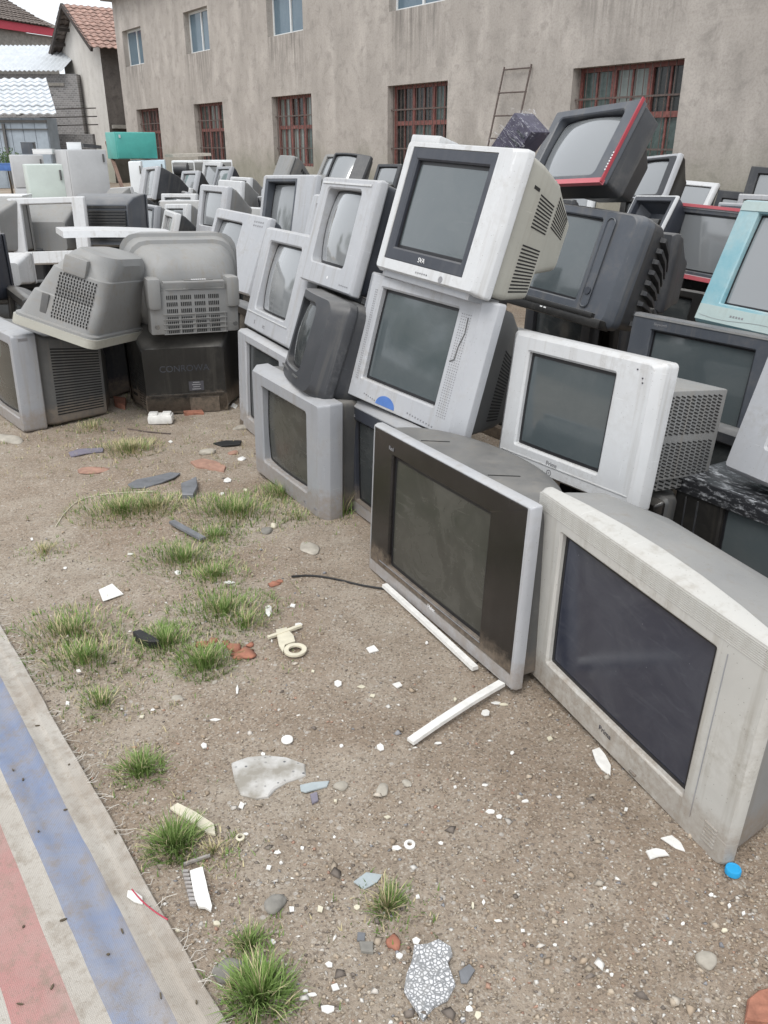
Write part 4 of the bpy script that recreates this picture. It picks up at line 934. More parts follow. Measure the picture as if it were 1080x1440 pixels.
# more sets in the left-hand clutter
MID = dict(bodymat=P_DARK, screen=G_PALE)
def ex_slate(r, W, H):
    m = MB()
    for i in range(11): m.box((0, .43 + .006 * math.sin(math.pi * i / 10), .06 + i * .026), (.5, .03 + .03 * math.sin(math.pi * i / 10), .017))
    m.build('back_rib', P_BLACK, r)['kind'] = 'stuff'
    m = MB(); m.box((0, .40, .36), (.5, .07, .02)); m.build('top_groove', P_BLACK, r)
def ex_x0(r, W, H):
    m = MB()
    for i in range(5): m.box((0, .345, .04 + i * .024), (.22, .006, .01))
    m.build('vent_slots', P_DARK, r)['kind'] = 'stuff'
tv_back((-2.72, 8.75, .5, 178, -8, 0, .66, .5), 'slate television turned back to front with a ribbed back beside the empty white frame', P_MGREY,
        [(.01, .97, .97, .0), (.1, .94, .94, .0), (.22, .86, .86, .0), (.34, .8, .74, .0), (.36, .78, .7, .0)], ex_slate)
make_tv('x0', (-3.28, 8.75, .46, 182, -6, 0, .60, .50), 'grey television case seen through the empty white frame', P_SILVER, screen=G_DARK, bodymat=P_LGREY, body=[(.01, .96, .96, .0), (.08, .93, .93, .0), (.2, .8, .8, .0), (.34, .55, .5, .0)], extra=ex_x0)
make_tv('x10', aty(24, 470, 5.9)[:2] + (0, -58, 3, 0, .66, .5), 'black television in the gap behind the louvred silver one, nearest the side', P_BLACK, screen=G_DARK, bodymat=P_DARK)
make_tv('x1', (-2.32, 8.9, .42, -66, 16, 0, .55, .43), 'dark flanked television with a white front edge right of the ribbed slate one', P_WHITE, **MID)
make_tv('x2', (-2.05, 9.9, .28, -60, 14, 0, .6, .47), 'navy television under the small dark sided one', P_NAVY, bodymat=P_NAVY, screen=G_DARK)
make_tv('x3', aty(292, 330, 8.6)[:3] + (-55, 12, 0, .6, .46), 'narrow silver television pressed against the left edge of the wide silver one', P_SILVER2, bodymat=P_LGREY, screen=G_PALE)
make_tv('x4', aty(320, 300, 11.5)[:3] + (-52, 8, 0, .6, .4), 'pale silver television lying low behind the wide silver one', P_WHITE, scr=(.06, .3, .2, .8), bodymat=P_LGREY, screen=G_DARK)
make_tv('x5', aty(335, 285, 13.5)[:3] + (-50, 8, 0, .55, .36), 'white television on the pile below the dark backed one', P_WHITE, bodymat=P_LGREY, screen=G_PALE)
make_tv('x6', aty(292, 268, 16.5)[:3] + (-50, 14, 0, .62, .5), 'white television between the two small dark backed ones', P_WHITE, bodymat=P_DARK, screen=G_PALE)
make_tv('x7', aty(200, 282, 12.9)[:3] + (-60, 16, 0, .55, .45), 'white fronted television left of the small dark sided one', P_WHITE, bodymat=P_LGREY, screen=G_PALE)
make_tv('x8', aty(456, 252, 15.0)[:3] + (-55, 30, 0, .6, .45), 'pale grey rounded television behind the rounded dark one by the wall', P_LGREY, rad=.05, bodymat=P_LGREY, screen=G_PALE)
tv_back(aty(8, 350, 8.3)[:3] + (175, 0, 0, .62, .46), 'pale grey television with slats in its back at the left side', P_LGREY, [(.01, .97, .97, .0), (.1, .94, .94, .0), (.3, .7, .75, .0), (.36, .66, .7, .0)],
        lambda r, W, H: [(lambda m_: ([m_.box((0, .362, .08 + .03 * i), (.34, .004, .012)) for i in range(7)], m_.build('vent_slots', P_VENT, r).__setitem__('kind', 'stuff')))(MB())])
tv_back(aty(-34, 418, 6.3)[:3] + (182, 0, 0, .6, .45), 'black television with its back turned at the left side below the slatted grey one', P_NAVY, [(.01, .97, .97, .0), (.1, .94, .94, .0), (.3, .7, .75, .0), (.36, .66, .7, .0)])
tv_back(aty(34, 396, 6.9)[:3] + (186, 0, 0, .2, .22), 'white monitor with its back turned under the white framed television', P_WHITE, [(.01, .97, .97, .0), (.08, .94, .94, .0), (.2, .7, .75, .0), (.26, .66, .7, .0)])
make_tv('x9', aty(70, 372, 7.5)[:3] + (8, 6, 0, .68, .16), 'flat black lid with a white edge below the white framed television', P_BLACK, scr=(.1, .9, .2, .8), bodymat=P_DARK) if False else None

# sets that carry the ones on show (their fronts peep out between the others)
CARRY = [(-.55, 5.55, -62, .62, .62, P_SILVER2), (-1.2, 7.3, -50, .66, .41, P_DARK), (-.85, 7.75, -47, .68, .66, P_SILVER), (1.1, 5.45, -64, .7, .56, P_DARK), (1.25, 5.4, -64, .6, .6, P_BLACK),
         (2.0, 7.3, -80, .66, .55, P_DARK), (2.6, 6.9, -62, .6, .49, P_DARK), (2.9, 9.7, -66, .62, .48, P_GREY), (2.1, 9.6, -45, .68, .49, P_SILVER), (5.1, 14.6, -48, .66, .47, P_DARK),
         (5.3, 12.0, -48, .7, .6, P_GREY), (2.05, 4.1, -66, .7, .62, P_DARK), (-2.3, 10.7, -54, .6, .41, P_DARK), (-3.2, 12.9, -55, .6, .45, P_GREY), (-3.2, 15.0, -51, .62, .62, P_DARK),
         (-2.8, 15.8, -54, .62, .68, P_GREY), (-3.1, 8.4, 2, .7, .43, P_DARK), (-2.3, 9.1, -10, .66, .44, P_DARK), (-.5, 13.7, -30, .7, .7, P_GREY), (.1, 15.1, -51, .62, .7, P_DARK), (-.3, 3.95, -64, .6, .5, P_DARK),
         (.9, 3.3, -56, .62, .41, P_DARK), (1.35, 2.9, -60, .55, .44, P_DARK),
         (*aty(-34, 418, 6.3)[:2], 2, .58, aty(-34, 418, 6.3)[2], P_GREY), (*aty(8, 350, 8.3)[:2], -5, .6, aty(8, 350, 8.3)[2], P_DARK), (*aty(34, 396, 6.9)[:2], 6, .4, aty(34, 396, 6.9)[2], P_BLACK)]
proto = {}
for i, (x_, y_, yw, W_, H_, mt) in enumerate(CARRY):
    k_ = mt.name
    WHAT = ['half hidden pale silver one', 'wide silver one', 'one with the deep dark recess', 'red edged one, wider of two', 'red edged one, narrower of two', 'gutted black one', 'one with the faded red edge', 'film rimmed black one',
            'white top rail under the red edged one', 'far white framed one', 'far charcoal one at the wall', 'teal edged one', 'bowed one beside the wide silver one', 'small dark sided one', 'small silver one far left',
            'dark backed one by the washing machine', 'white framed one in the left clutter', 'ribbed slate one', 'rounded dark one near the wall', 'dark one peeping out near the wall', 'dark sided pale one', 'white one with the power button', 'cut off pale silver one', 'black one turned back to front by the left side', 'slatted pale grey one', 'small white monitor case']
    lab_ = {'silver_plastic': 'silver', 'light_silver_plastic': 'pale silver', 'charcoal_plastic': 'charcoal', 'black_plastic': 'black', 'grey_plastic': 'grey'}[k_] 
    lab = lab_ + ' television carrying the ' + WHAT[i]
    make_tv('c', (x_ + .03, y_ + .02, 0, yw, 2, 0, W_, H_ - .01), lab, mt, screen=G_DARK, bodymat=P_DARK if mt != P_DARK else P_BLACK, group='buried sets carrying the upper rows')

# the rest of the heap: sets packed behind the front rows and far left, small in the picture
q_ = random.Random(21); KIND = []
for nm_, fm, bz, sg, bm_ in (('black', P_BLACK, None, G_DARK, P_DARK), ('charcoal', P_DARK, None, G_GREY, P_DARK), ('silver', P_SILVER2, None, G_PALE, P_DARK), ('pale grey', P_SILVER, P_MGREY, G_PALE, P_LGREY), ('white', P_WHITE, None, G_PALE, P_LGREY)):
    KIND.append((nm_, make_tv('heap', (0, 0, -3, 0, 0, 0, .62, .48), nm_, fm, bz, panel=(.04, .96, .05, .96) if bz else None, scr=(.1, .86, .14, .9), screen=sg, bodymat=bm_, bulge=.02)))
used = {}
def heap(x, y, z, yaw, lean, roll, ki, where, sc=1.0):
    nm_, pr = KIND[ki]; lab = nm_ + ' television ' + where; g = 'sets packed ' + where
    M_ = pose(x, y, z, yaw, lean, roll) @ Matrix.Scale(sc, 4)
    if not used.get(ki): used[ki] = 1; pr.matrix_world = M_; pr['label'] = lab; pr['group'] = g
    else: clone(pr, M_, lab, g)
W1 = 'in the dark gaps of the heap under the beige backed top set'
for x, y, z, yw, ln, ki in [(.52, 4.35, 0, -56, 3, 0), (.15, 4.6, 0, -60, 2, 1), (.1, 4.5, .48, -58, 8, 0), (1.5, 5.6, 0, -54, 3, 0), (1.62, 5.7, .46, -58, 8, 1), (1.1, 3.55, 0, -55, 2, 0)]: heap(x, y, z, yw, ln, 0, ki, W1)
W2 = 'in the heap between the centre stack and the plastered wall'
for i in range(34):
    y = 6.4 + (i // 4) * .95 + q_.uniform(-.15, .15); k_ = (i % 4); x = (-.45 + .24 * k_) * 1 + y * (.02 + .085 * k_) + q_.uniform(-.1, .1)
    if x > 4.41 - .708 * (y - 14.67) - 1.2: continue
    z = 0
    for lv in range(2 if k_ < 3 or y > 8 else 1):
        heap(x + q_.uniform(-.05, .05), y + q_.uniform(-.05, .05), z, -58 + q_.uniform(-14, 14), 4 + lv * 6 + q_.uniform(0, 6), q_.uniform(-3, 3), q_.choice((0, 1, 1, 2, 2, 3, 4)), W2); z += .475
W3 = 'in the far cluttered rows before the fridges and washing machines'
for i in range(30):
    y = 9.6 + (i // 5) * 1.05 + q_.uniform(-.2, .2); k_ = i % 5; x = -y * (.285 - .052 * k_) + q_.uniform(-.15, .15)
    z = 0
    for lv in range(2):
        heap(x + q_.uniform(-.06, .06), y + q_.uniform(-.06, .06), z, q_.choice((-58, -62, -50, 150, 185, -20)) + q_.uniform(-12, 12), 3 + lv * 5 + q_.uniform(0, 6), q_.uniform(-4, 4), q_.choice((0, 1, 1, 2, 3, 4, 4)), W3, .9); z += .43
W4 = 'in the row behind the teal edged one at the right'
for x, y, z, yw, ln, ki in [(2.6, 5.2, 0, -58, 3, 1), (2.75, 5.3, .47, -60, 8, 0), (3.3, 6.6, 0, -56, 4, 2), (3.4, 6.7, .47, -56, 8, 1), (3.3, 8.1, 0, -52, 4, 0), (3.4, 8.2, .47, -50, 8, 3), (4.1, 9.6, 0, -50, 4, 1), (4.2, 9.7, .47, -50, 6, 2), (4.4, 11, 0, -50, 4, 4), (2.2, 5.0, 0, -60, 3, 0)]: heap(x, y, z, yw, ln, 0, ki, W4)

# plastic wrapped box behind the top set
M_BOX = simple('dark_violet_card', (.06, .055, .085), .5, .3, 30)
m4 = pose(*aty(700, 222, 4.25), -40, 0, 40) @ Matrix.Scale(.86, 4)
r = empty('wrapped_box', m4, 'dark box in clear wrapping film leaning behind the white framed top set', 'box')
m = MB(); m.box((0, .1, .1), (.15, .2, .26)); m.build('box_body', M_BOX, r, bevel=.006)
m = MB()
for i in range(4): m.box((.03, -.003, .03 + i * .05), (.06, .004, .012))
m.build('print', P_NAVY, r)
m = MB(); q_ = random.Random(5)
for k_ in range(3):
    vv = [((u / 12 - .5) * .2, -.012 - q_.random() * .0015 - .008 * math.sin(u * .9 + v * .5) + (k_ == 1) * .23, -.02 + v / 12 * .26) for v in range(13) for u in range(13)] if k_ < 2 else \
         [((u / 12 - .5) * .2, -.02 + v / 12 * .24, .236 + .006 * math.sin(u + .7 * v)) for v in range(13) for u in range(13)]
    m.add(vv, [(j * 13 + i, j * 13 + i + 1, (j + 1) * 13 + i + 1, (j + 1) * 13 + i) for j in range(12) for i in range(12)])
m.build('film', M_FILM, r, 60)

# ---------------------------------------------------------------- fridges and other appliances far left
M_FR = simple('fridge_enamel_grey', (.46, .47, .48), .35, .08, 4, .05)
M_FRG = simple('fridge_enamel_green', (.50, .56, .52), .35, .08, 4, .05)
M_FRW = simple('white_enamel', (.72, .74, .75), .35, .06, 4, .05)
M_TEALBOX = simple('turquoise_paint', (.07, .36, .32), .4, .12, 5, .05)
M_ICE = simple('ice_blue_enamel', (.55, .66, .72), .35, .1, 5, .05)
def fridge(label, P, w_, d_, h_, mat, split=.62, group='old fridges standing in the yard', name='fridge', cat='fridge'):
    r = empty(name, pose(*P), label, cat, group)
    m = MB(); m.box((0, d_ / 2 + .045, h_ / 2), (w_, d_ - .045, h_)); m.build('cabinet', mat, r, bevel=.012)
    parts = [(0.02, h_ * split - .006), (h_ * split + .006, h_ - .004)] if split else [(.02, h_ - .004)]
    for a, b in parts:
        m = MB(); m.box((0, .02, (a + b) / 2), (w_ - .004, .036, b - a)); dr = m.build('door', mat, r, bevel=.01)
        m = MB(); m.box((w_ * .4, -.012, b - .12 if b - a > .3 else (a + b) / 2), (.022, .03, .12)); m.build('handle', P_GREY, dr, bevel=.004)
    return r
def base(px, py, Y):
    p = aty(px, py, Y); return p
fridge('tall grey fridge seen edge on, largest of the fridges', (-4.72, 14.2, 0, 38), .62, .6, 1.40, M_FR, 0)
fridge('pale greenish small fridge in front of the tall grey ones', (-4.28, 11.2, 0, 28), .43, .45, 1.24, M_FRG, .0)
fridge('slim light grey fridge at the far end of the fridge row', (-5.85, 14.6, 0, 25), .5, .5, 1.32, M_FR)
fridge('narrow white fridge door panel standing right of the tall grey fridge', (-4.1, 14.6, 0, 12), .2, .5, 1.22, M_FRW, 0, name='white_locker', cat='locker', group=None)
r = empty('chest_freezer', pose(-4.42, 16.05, 1.24, 34), 'turquoise chest freezer balanced on a pale blue machine', 'freezer')
m = MB(); m.box((0, .32, .22), (.74, .56, .44)); m.build('cabinet', M_TEALBOX, r, bevel=.012)
m = MB(); m.box((0, .022, .22), (.72, .036, .42)); m.build('lid', M_TEALBOX, r, bevel=.012)
m = MB(); m.box((-.30, -.004, .37), (.03, .012, .05)); m.build('latch', P_WHITE, r)
fridge('pale blue washing machine under the turquoise freezer', (-4.28, 16.1, 0, 12), .6, .55, 1.22, M_ICE, 0, name='washing_machine', cat='washing machine', group='washing machines')
def washer(label, P, w_, d_, h_):
    r = empty('washing_machine', pose(*P), label, 'washing machine', 'washing machines')
    m = MB(); m.box((0, d_ / 2, h_ / 2), (w_, d_, h_)); m.build('cabinet', M_FRW, r, bevel=.015)
    m = MB(); m.box((0, .0, h_ * .9), (w_ * .94, .02, h_ * .14)); m.build('control_panel', P_LGREY, r, bevel=.004)
    disc(r, 0, h_ * .42, .16, P_LGREY, 'drum_door', y=-.02, h=.03); return r
washer('white twin washing machine at the wall between the barred windows', (-3.35, 17.4, 0, 10), .75, .5, 1.2)
washer('white washing machine with a grey panel left of the twin one', (-3.95, 17.6, 0, 10), .5, .5, 1.19)
plank('timber_board', aty(238, 221, 16.6), aty(291, 219, 17.2), .3, .05, simple('grey_board', (.42, .39, .34), .8, .2), 'weathered grey board laid flat on top of scrap near the turquoise freezer', 'board')
r = empty('electric_motor', Matrix.Translation(aty(255, 238, 16.4)), 'dark greasy electric motor on the scrap right of the turquoise freezer', 'motor')
m = MB(); m.tube([(-.14, 0, 0), (-.12, 0, 0), (.12, 0, 0), (.14, 0, 0)], [.07, .12, .12, .07], 14); m.build('housing', P_DARK, r, 40)
m = MB(); m.tube([(.14, 0, 0), (.2, 0, 0)], .02, 8); m.build('shaft', P_GREY, r)
m = MB(); m.box((0, 0, -.13), (.2, .2, .06)); m.build('foot', P_BLACK, r)
r = empty('metal_cabinet', pose(-4.3 + .85, 16.9, 0, 10), 'low rusty cabinet carrying the electric motor', 'cabinet'); m = MB(); m.box((0, .2, .45), (.9, .4, .9)); m.build('cabinet_body', P_BEIGE, r, bevel=.01)
m = MB(); m.box((0, -.004, .45), (.4, .012, .8)); m.build('door', P_LGREY, r, bevel=.004)
def crate(label, P, d, mat, name='carton', cat='box'):
    r = empty(name, pose(*P), label, cat); m = MB(); m.box((0, d[1] / 2, d[2] / 2), d); m.build('box_body', mat, r, bevel=.006)
    m = MB(); m.box((0, d[1] / 2, d[2] + .004), (d[0] * 1.02, d[1] * 1.02, .012)); m.build('lid', mat, r); return r
crate('white carton on top of the tall grey fridge', (*aty(105, 211, 14.4)[:2], 1.40, 20), (.22, .2, .1), M_FRW)
crate('black box on top of the slim light grey fridge', (*aty(40, 219, 14.8)[:2], 1.33, 8), (.19, .2, .17), P_MGREY)
crate('white box between the black box and the tall fridge', (*aty(60, 217, 14.4)[:2], 1.33, 8), (.3, .2, .07), M_FRW)
plank('timber_beam', (*aty(116, 204, 14.3)[:2], 1.44), (*aty(142, 211, 14.5)[:2], 1.41), .06, .05, P_DARK, 'dark timber lying across the tall grey fridge', 'timber')
crate('blue bin at the far left edge under green leaves', (*aty(4, 244, 17)[:2], 1.02, 5), (.5, .5, .12), M_BLUE, 'plastic_bin', 'bin')
crate('crumpled white sack of scrap at the left edge', (*aty(6, 290, 10.5)[:2], .35, 5), (.45, .4, .55), M_FRW, 'sack', 'sack')
M_LEAF = simple('leaf_green', (.07, .12, .035), .6, .4, 60)
m = MB(); q_ = random.Random(8); c_ = aty(8, 224, 17.5)
for i in range(500):
    p = Vector((c_[0] + q_.gauss(0, .14), c_[1] + q_.gauss(0, .2), c_[2] + q_.gauss(0, .08))); e = Euler((q_.random() * 6, q_.random() * 6, q_.random() * 6)).to_matrix()
    m.add([p + e @ Vector(v_) for v_ in ((-.02, 0, 0), (0, -.012, 0), (.03, 0, .006), (0, .012, 0))], [(0, 1, 2, 3)])
r = empty('shrub', Matrix.Translation((c_[0], c_[1], 0)), 'small green shrub showing above the blue bin', 'shrub')
o = m.build('foliage', M_LEAF); o.parent = r; o.matrix_parent_inverse = r.matrix_world.inverted(); o['kind'] = 'stuff'
m = MB(); m.tube([(0, 0, 0), (.02, 0, .6), (0, 0, c_[2])], [.03, .022, .01], 6); m.build('stem', simple('bark', (.1, .075, .05), .9, .3), r)
plank('wooden_stake', (*aty(183, 262, 13.9)[:2], .3), (*aty(150, 200, 17)[:2], 1.5), .06, .04, simple('old_wood', (.16, .1, .075), .8, .3), 'brown wooden stake leaning beside the white locker', 'stake')

# ---------------------------------------------------------------- grit and pebbles
rs = np.random.RandomState(5)
def grit(n, smin, smax, seed):
    rs = np.random.RandomState(seed)
    y = 1 / rs.uniform(1 / 9.0, 1 / .75, n); x = rs.uniform(-1, 1, n) * (.62 * y + .35)
    keep = ((x - e0.x) * en.x + (y - e0.y) * en.y) < -.01
    x, y = x[keep], y[keep]; n = len(x)
    s = smin + (smax - smin) * rs.rand(n) ** 3
    z = hgt(x, y)
    unit = np.array([(1, 0, 0), (-1, 0, 0), (0, 1, 0), (0, -1, 0), (0, 0, 1), (0, 0, -1)], float)
    V = unit[None] * (.55 + .7 * rs.rand(n, 6, 1)) + rs.normal(0, .22, (n, 6, 3))
    a = rs.rand(n) * 6.28; ca, sa = np.cos(a), np.sin(a)
    X = V[..., 0] * ca[:, None] - V[..., 1] * sa[:, None]; Y = V[..., 0] * sa[:, None] + V[..., 1] * ca[:, None]
    V = np.stack([X * s[:, None] + x[:, None], Y * s[:, None] * (.6 + .5 * rs.rand(n, 1)) + y[:, None], V[..., 2] * s[:, None] * .55 + z[:, None] + s[:, None] * .25], -1)
    f = np.array([(0, 2, 4), (2, 1, 4), (1, 3, 4), (3, 0, 4), (2, 0, 5), (1, 2, 5), (3, 1, 5), (0, 3, 5)])
    F = (f[None] + 6 * np.arange(n)[:, None, None]).reshape(-1, 3)
    pal = np.array([(.32, .255, .19), (.38, .32, .25), (.42, .375, .315), (.46, .43, .39), (.62, .60, .56), (.17, .145, .125), (.34, .215, .16), (.23, .23, .24)])
    ci = rs.choice(len(pal), n, p=[.27, .24, .17, .1, .05, .09, .04, .04]); C_ = pal[ci] * rs.uniform(.8, 1.2, (n, 1))
    return V.reshape(-1, 3), F, np.repeat(np.concatenate([C_, np.ones((n, 1))], 1), 6, 0)
k = N('grit_stone'); at_ = k.n('Attribute'); at_.attribute_name = 'stone_colour'; M_GRIT = k.set(Base_Color=at_.outputs['Color'], Roughness=.9, Specular_IOR_Level=.2)
for nm, (V, F, C_), lab in (('gravel', grit(42000, .0012, .0062, 1), 'fine grit on the dirt yard'), ('gravel', grit(1100, .006, .014, 2), 'small pebbles on the dirt yard')):
    me = bpy.data.meshes.new(nm); fast_mesh(me, V, F); me.materials.append(M_GRIT)
    a = me.color_attributes.new('stone_colour', 'FLOAT_COLOR', 'POINT'); a.data.foreach_set('color', C_.astype(np.float32).ravel())
    o = bpy.data.objects.new(nm, me); COL.objects.link(o); tag(o, lab, kind='stuff')

# ---------------------------------------------------------------- litter
M_CHIP = simple('white_shard', (.70, .69, .66), .5, .12, 40)
M_CREAM = simple('cream_shard', (.58, .54, .42), .55, .15, 30)
M_BRK = simple('broken_red_brick', (.30, .13, .085), .92, .35, 30, .5)
M_BRKD = simple('dusty_red_brick', (.33, .195, .145), .92, .3, 24, .5)
M_STONE = simple('pale_stone', (.36, .33, .28), .9, .25, 22, .4)
M_STONED = simple('grey_stone', (.2, .19, .17), .9, .3, 22, .4)
M_GSH = simple('grey_shard', (.15, .155, .165), .5, .25, 20)
M_VIO = simple('violet_shard', (.19, .175, .215), .5, .2, 20)
M_ICEG = simple('pale_blue_shard', (.33, .37, .38), .35, .15, 20)
M_RUBBER = simple('black_rubber', (.015, .015, .015), .6, .2)
M_CAP = simple('blue_cap_plastic', (.02, .30, .58), .35, .05)
k = N('pebble_pattern_tile'); v = k.map(); d_ = k.voro(v, 135, 'DISTANCE_TO_EDGE'); n_ = k.noise(v, 60, 4)
c = k.mix(k.ramp(d_, [(.07, 0), (.2, 1)]), (.21, .215, .22), (.64, .64, .65)); k.bump(k.ramp(d_, [(.03, 0), (.3, 1)]), .5, .002)
M_PEB = k.set(Base_Color=k.mix(k.ramp(n_, [(.35, .3), (.55, 0)]), c, (.34, .33, .31)), Roughness=.5)
k = N('speckled_concrete'); v = k.map(); n_ = k.noise(v, 12, 5, .6); sp_ = k.ramp(k.voro(v, 60), [(.16, 1), (.26, 0)]); s2 = k.ramp(k.noise(v, 14, 3), [(.5, 0), (.6, 1)])
c = k.mix(k.ramp(n_, [(.4, 0), (.62, 1)]), (.27, .25, .215), (.50, .49, .47)); c = k.mix(k.mul(sp_, s2), c, (.12, .12, .125)); k.bump(n_, .4, .006)
M_SPECK = k.set(Base_Color=c, Roughness=.85)
def g0(px, py):
    p = at(px, py); z = float(hgt(p[0], p[1])); return at(px, py, z)
def shard(px, thick, mat, label, cat, name, group=None, lift=.0015, tilt=0.0, bev=.25, dome=0.0):
    P_ = [Vector(g0(*p)) for p in px]; c_ = sum(P_, Vector()) / len(P_)
    z0 = max(float(hgt(p.x, p.y)) for p in P_ + [c_]) if thick < .012 else c_.z - .002
    q = [Vector((p.x - c_.x, p.y - c_.y, 0)) for p in P_]
    m = MB(); b = min(thick * bev, .004); n = len(q)
    def rg(s, z): return [(p.x - p.normalized().x * s, p.y - p.normalized().y * s, z) for p in q]
    rr = [rg(0, 0), rg(0, thick - b), rg(b, thick)]
    if dome: rr += [[(x * .6, y * .6, thick + dome) for x, y, _ in rg(b, 0)]]
    m.loft(rr, True, True); o = m.build(name, mat, None, 30)
    o.matrix_world = Matrix.Translation((c_.x, c_.y, z0 + lift - .0005)) @ Matrix.Rotation(tilt, 4, 'X')
    return tag(o, label, cat, group)
def zp(pts, s, ox, oy): return [(x / s + ox, y / s + oy) for x, y in pts]
shard(zp([(655,1195),(700,1190),(735,1175),(775,1200),(780,1225),(765,1250),(790,1320),(765,1370),(720,1390),(685,1435),(660,1400),(622,1340),(630,1290),(650,1240)], 2.322, 300, 820), .007, M_PEB, 'broken floor tile with a white pebble pattern lying on the dirt', 'tile', 'broken_tile')
# white plate with a round hole
r = empty('plastic_plate', Matrix.Translation(g0(410, 910)), 'cream plastic plate with a round hole beside broken brick', 'plastic plate')
pl = [Vector(g0(*p)) for p in zp([(205,165),(238,155),(262,185),(268,205),(235,215),(228,240),(215,215)], 2.322, 300, 820)]; c_ = Vector(g0(410, 910)); zz_ = .012
m = MB(); m.loft([[(p.x - c_.x, p.y - c_.y, zz_ + t) for p in pl] for t in (0, .006)], True, True); m.build('plate_body', M_CREAM, r)
h_ = Vector(g0(415.5, 919.5)); m = MB(); nn = 22
def circ(rad, z): return [(h_.x - c_.x + rad * math.cos(6.2832 * i / nn), h_.y - c_.y + rad * math.sin(6.2832 * i / nn), z) for i in range(nn)]
m.loft([circ(.036, zz_ + .0005), circ(.036, zz_ + .0068), circ(.021, zz_ + .0068), circ(.021, zz_ + .0005), circ(.036, zz_ + .0005)]); m.build('ring', M_CREAM, r)
m = MB(); q0, q1 = Vector(g0(377, 901)), Vector(g0(424, 885)); m.bar(q0 - c_ + Vector((0, 0, .012)), q1 - c_ + Vector((0, 0, .014)), .012, .008); m.build('arm', M_CREAM, r)
def gp(px, py, dz=0): p = g0(px, py); return Vector((p[0], p[1], p[2] + dz))
plank('plastic_strip', gp(541, 829, .012), gp(668, 947, .012), .022, .012, M_CHIP, 'straight white plastic strip lying along the foot of the black fronted television', 'plastic strip', bend=.002)
plank('plastic_strip', gp(577, 1049, .01), gp(705, 971, .022), .026, .010, M_CHIP, 'slightly bent white plastic strip pointing away from the black fronted television corner', 'plastic strip', bend=.006)
r = empty('bottle_cap', Matrix.Translation(gp(1030, 1228, .002)), 'bright blue bottle cap on the dirt by the corner of the yellowed television', 'bottle cap')
m = MB(); nn = 40; m.loft([[((ra * (1 + (.035 if i % 2 else 0) * kk)) * math.cos(6.2832 * i / nn), (ra * (1 + (.035 if i % 2 else 0) * kk)) * math.sin(6.2832 * i / nn), z) for i in range(nn)] for ra, z, kk in ((.0165, 0, 1), (.0165, .011, 1), (.0155, .0135, 0), (.0125, .0138, 0), (.0118, .0128, 0))], cap1=True)
m.build('cap_shell', M_CAP, r, 40)
shard([(832,1060),(842,1055),(850,1063),(859,1078),(858,1092),(846,1084),(838,1074)], .004, M_CHIP, 'white plastic shard at the foot of the yellowed television near its lettering', 'plastic shard', 'plastic_shard')
shard([(929,1180),(944,1177),(957,1187),(963,1199),(950,1194)], .004, M_CHIP, 'curved white shard under the lower corner of the yellowed television', 'plastic shard', 'plastic_shard')
shard([(908,1199),(922,1196),(934,1199),(940,1205),(925,1207),(914,1210)], .005, M_CHIP, 'white wedge shaped shard just in front of the curved one by the yellowed television', 'plastic shard', 'plastic_shard')
shard(zp([(60,600),(110,580),(170,570),(240,575),(300,595),(303,630),(240,655),(200,680),(180,702),(140,708),(90,695),(70,650)], 2.322, 300, 820), .016, M_SPECK, 'flat pale stone slab with dark specks sunk in the dirt', 'stone slab', 'stone_slab', lift=-.004, bev=.5, dome=.002)
def lump(px, py, w_, d_, h_, mat, label, cat, name, group=None, seed=0, rot=0.0, sink=.25, sub=2, rough=.18):
    q_ = random.Random(seed); bm = bmesh.new(); bmesh.ops.create_icosphere(bm, subdivisions=sub, radius=1)
    ph = [q_.uniform(0, 6) for _ in range(6)]
    for v_ in bm.verts:
        p = v_.co; s = 1 + rough * (math.sin(3 * p.x + ph[0]) * math.sin(3.3 * p.y + ph[1]) + .6 * math.sin(5 * p.z + ph[2]) * math.sin(4.6 * p.x + ph[3])) + q_.uniform(-.04, .04)
        v_.co = Vector((p.x * s * w_ / 2, p.y * s * d_ / 2, p.z * s * h_ / 2))
    me = bpy.data.meshes.new(name); bm.to_mesh(me); bm.free(); me.materials.append(mat); me.shade_smooth()
    o = bpy.data.objects.new(name, me); COL.objects.link(o); p = gp(px, py); o.matrix_world = Matrix.Translation((p.x, p.y, p.z + h_ * (.5 - sink))) @ Matrix.Rotation(rot, 4, 'Z')
    return tag(o, label, cat, group)
# white foam block by the black set
r = empty('foam_block', Matrix.Translation(gp(226, 597)) @ Matrix.Rotation(.1, 4, 'Z'), 'dirty white foam block on the dirt before the black set with raised lettering', 'foam block')
m = MB(); m.box((0, .03, .028), (.14, .09, .05)); m.build('foam_body', M_CHIP, r, bevel=.016)
for s in (-.04, .035): m = MB(); m.box((s, .03, .056), (.05, .06, .014)); m.build('foam_ridge', M_CHIP, r, bevel=.006)
shard([(180,683),(192,676),(215,672),(240,666),(254,668),(246,675),(228,681),(205,687),(185,688)], .006, M_GSH, 'long torn dark grey plastic piece on the dirt', 'plastic shard', 'plastic_shard')
shard([(255,687),(268,683),(277,679),(279,692),(272,702),(257,702)], .03, M_GSH, 'small upright dark grey plastic corner piece near the long torn one', 'plastic shard', 'plastic_shard')
plank('plastic_strip', gp(242, 738, .01), gp(286, 763, .012), .028, .01, M_GSH, 'dark grey plastic strip lying in the grass', 'plastic strip')
shard([(97,640),(112,635),(146,632),(145,637),(120,640),(100,644)], .006, M_VIO, 'faded violet plastic strip on the dirt left of the grey torn piece', 'plastic strip', 'plastic_strip')
shard([(268,652),(285,647),(305,651),(318,658),(315,665),(295,661),(276,658)], .012, M_BRKD, 'flat slab of red brick near the mid grey television', 'brick', 'broken_brick')
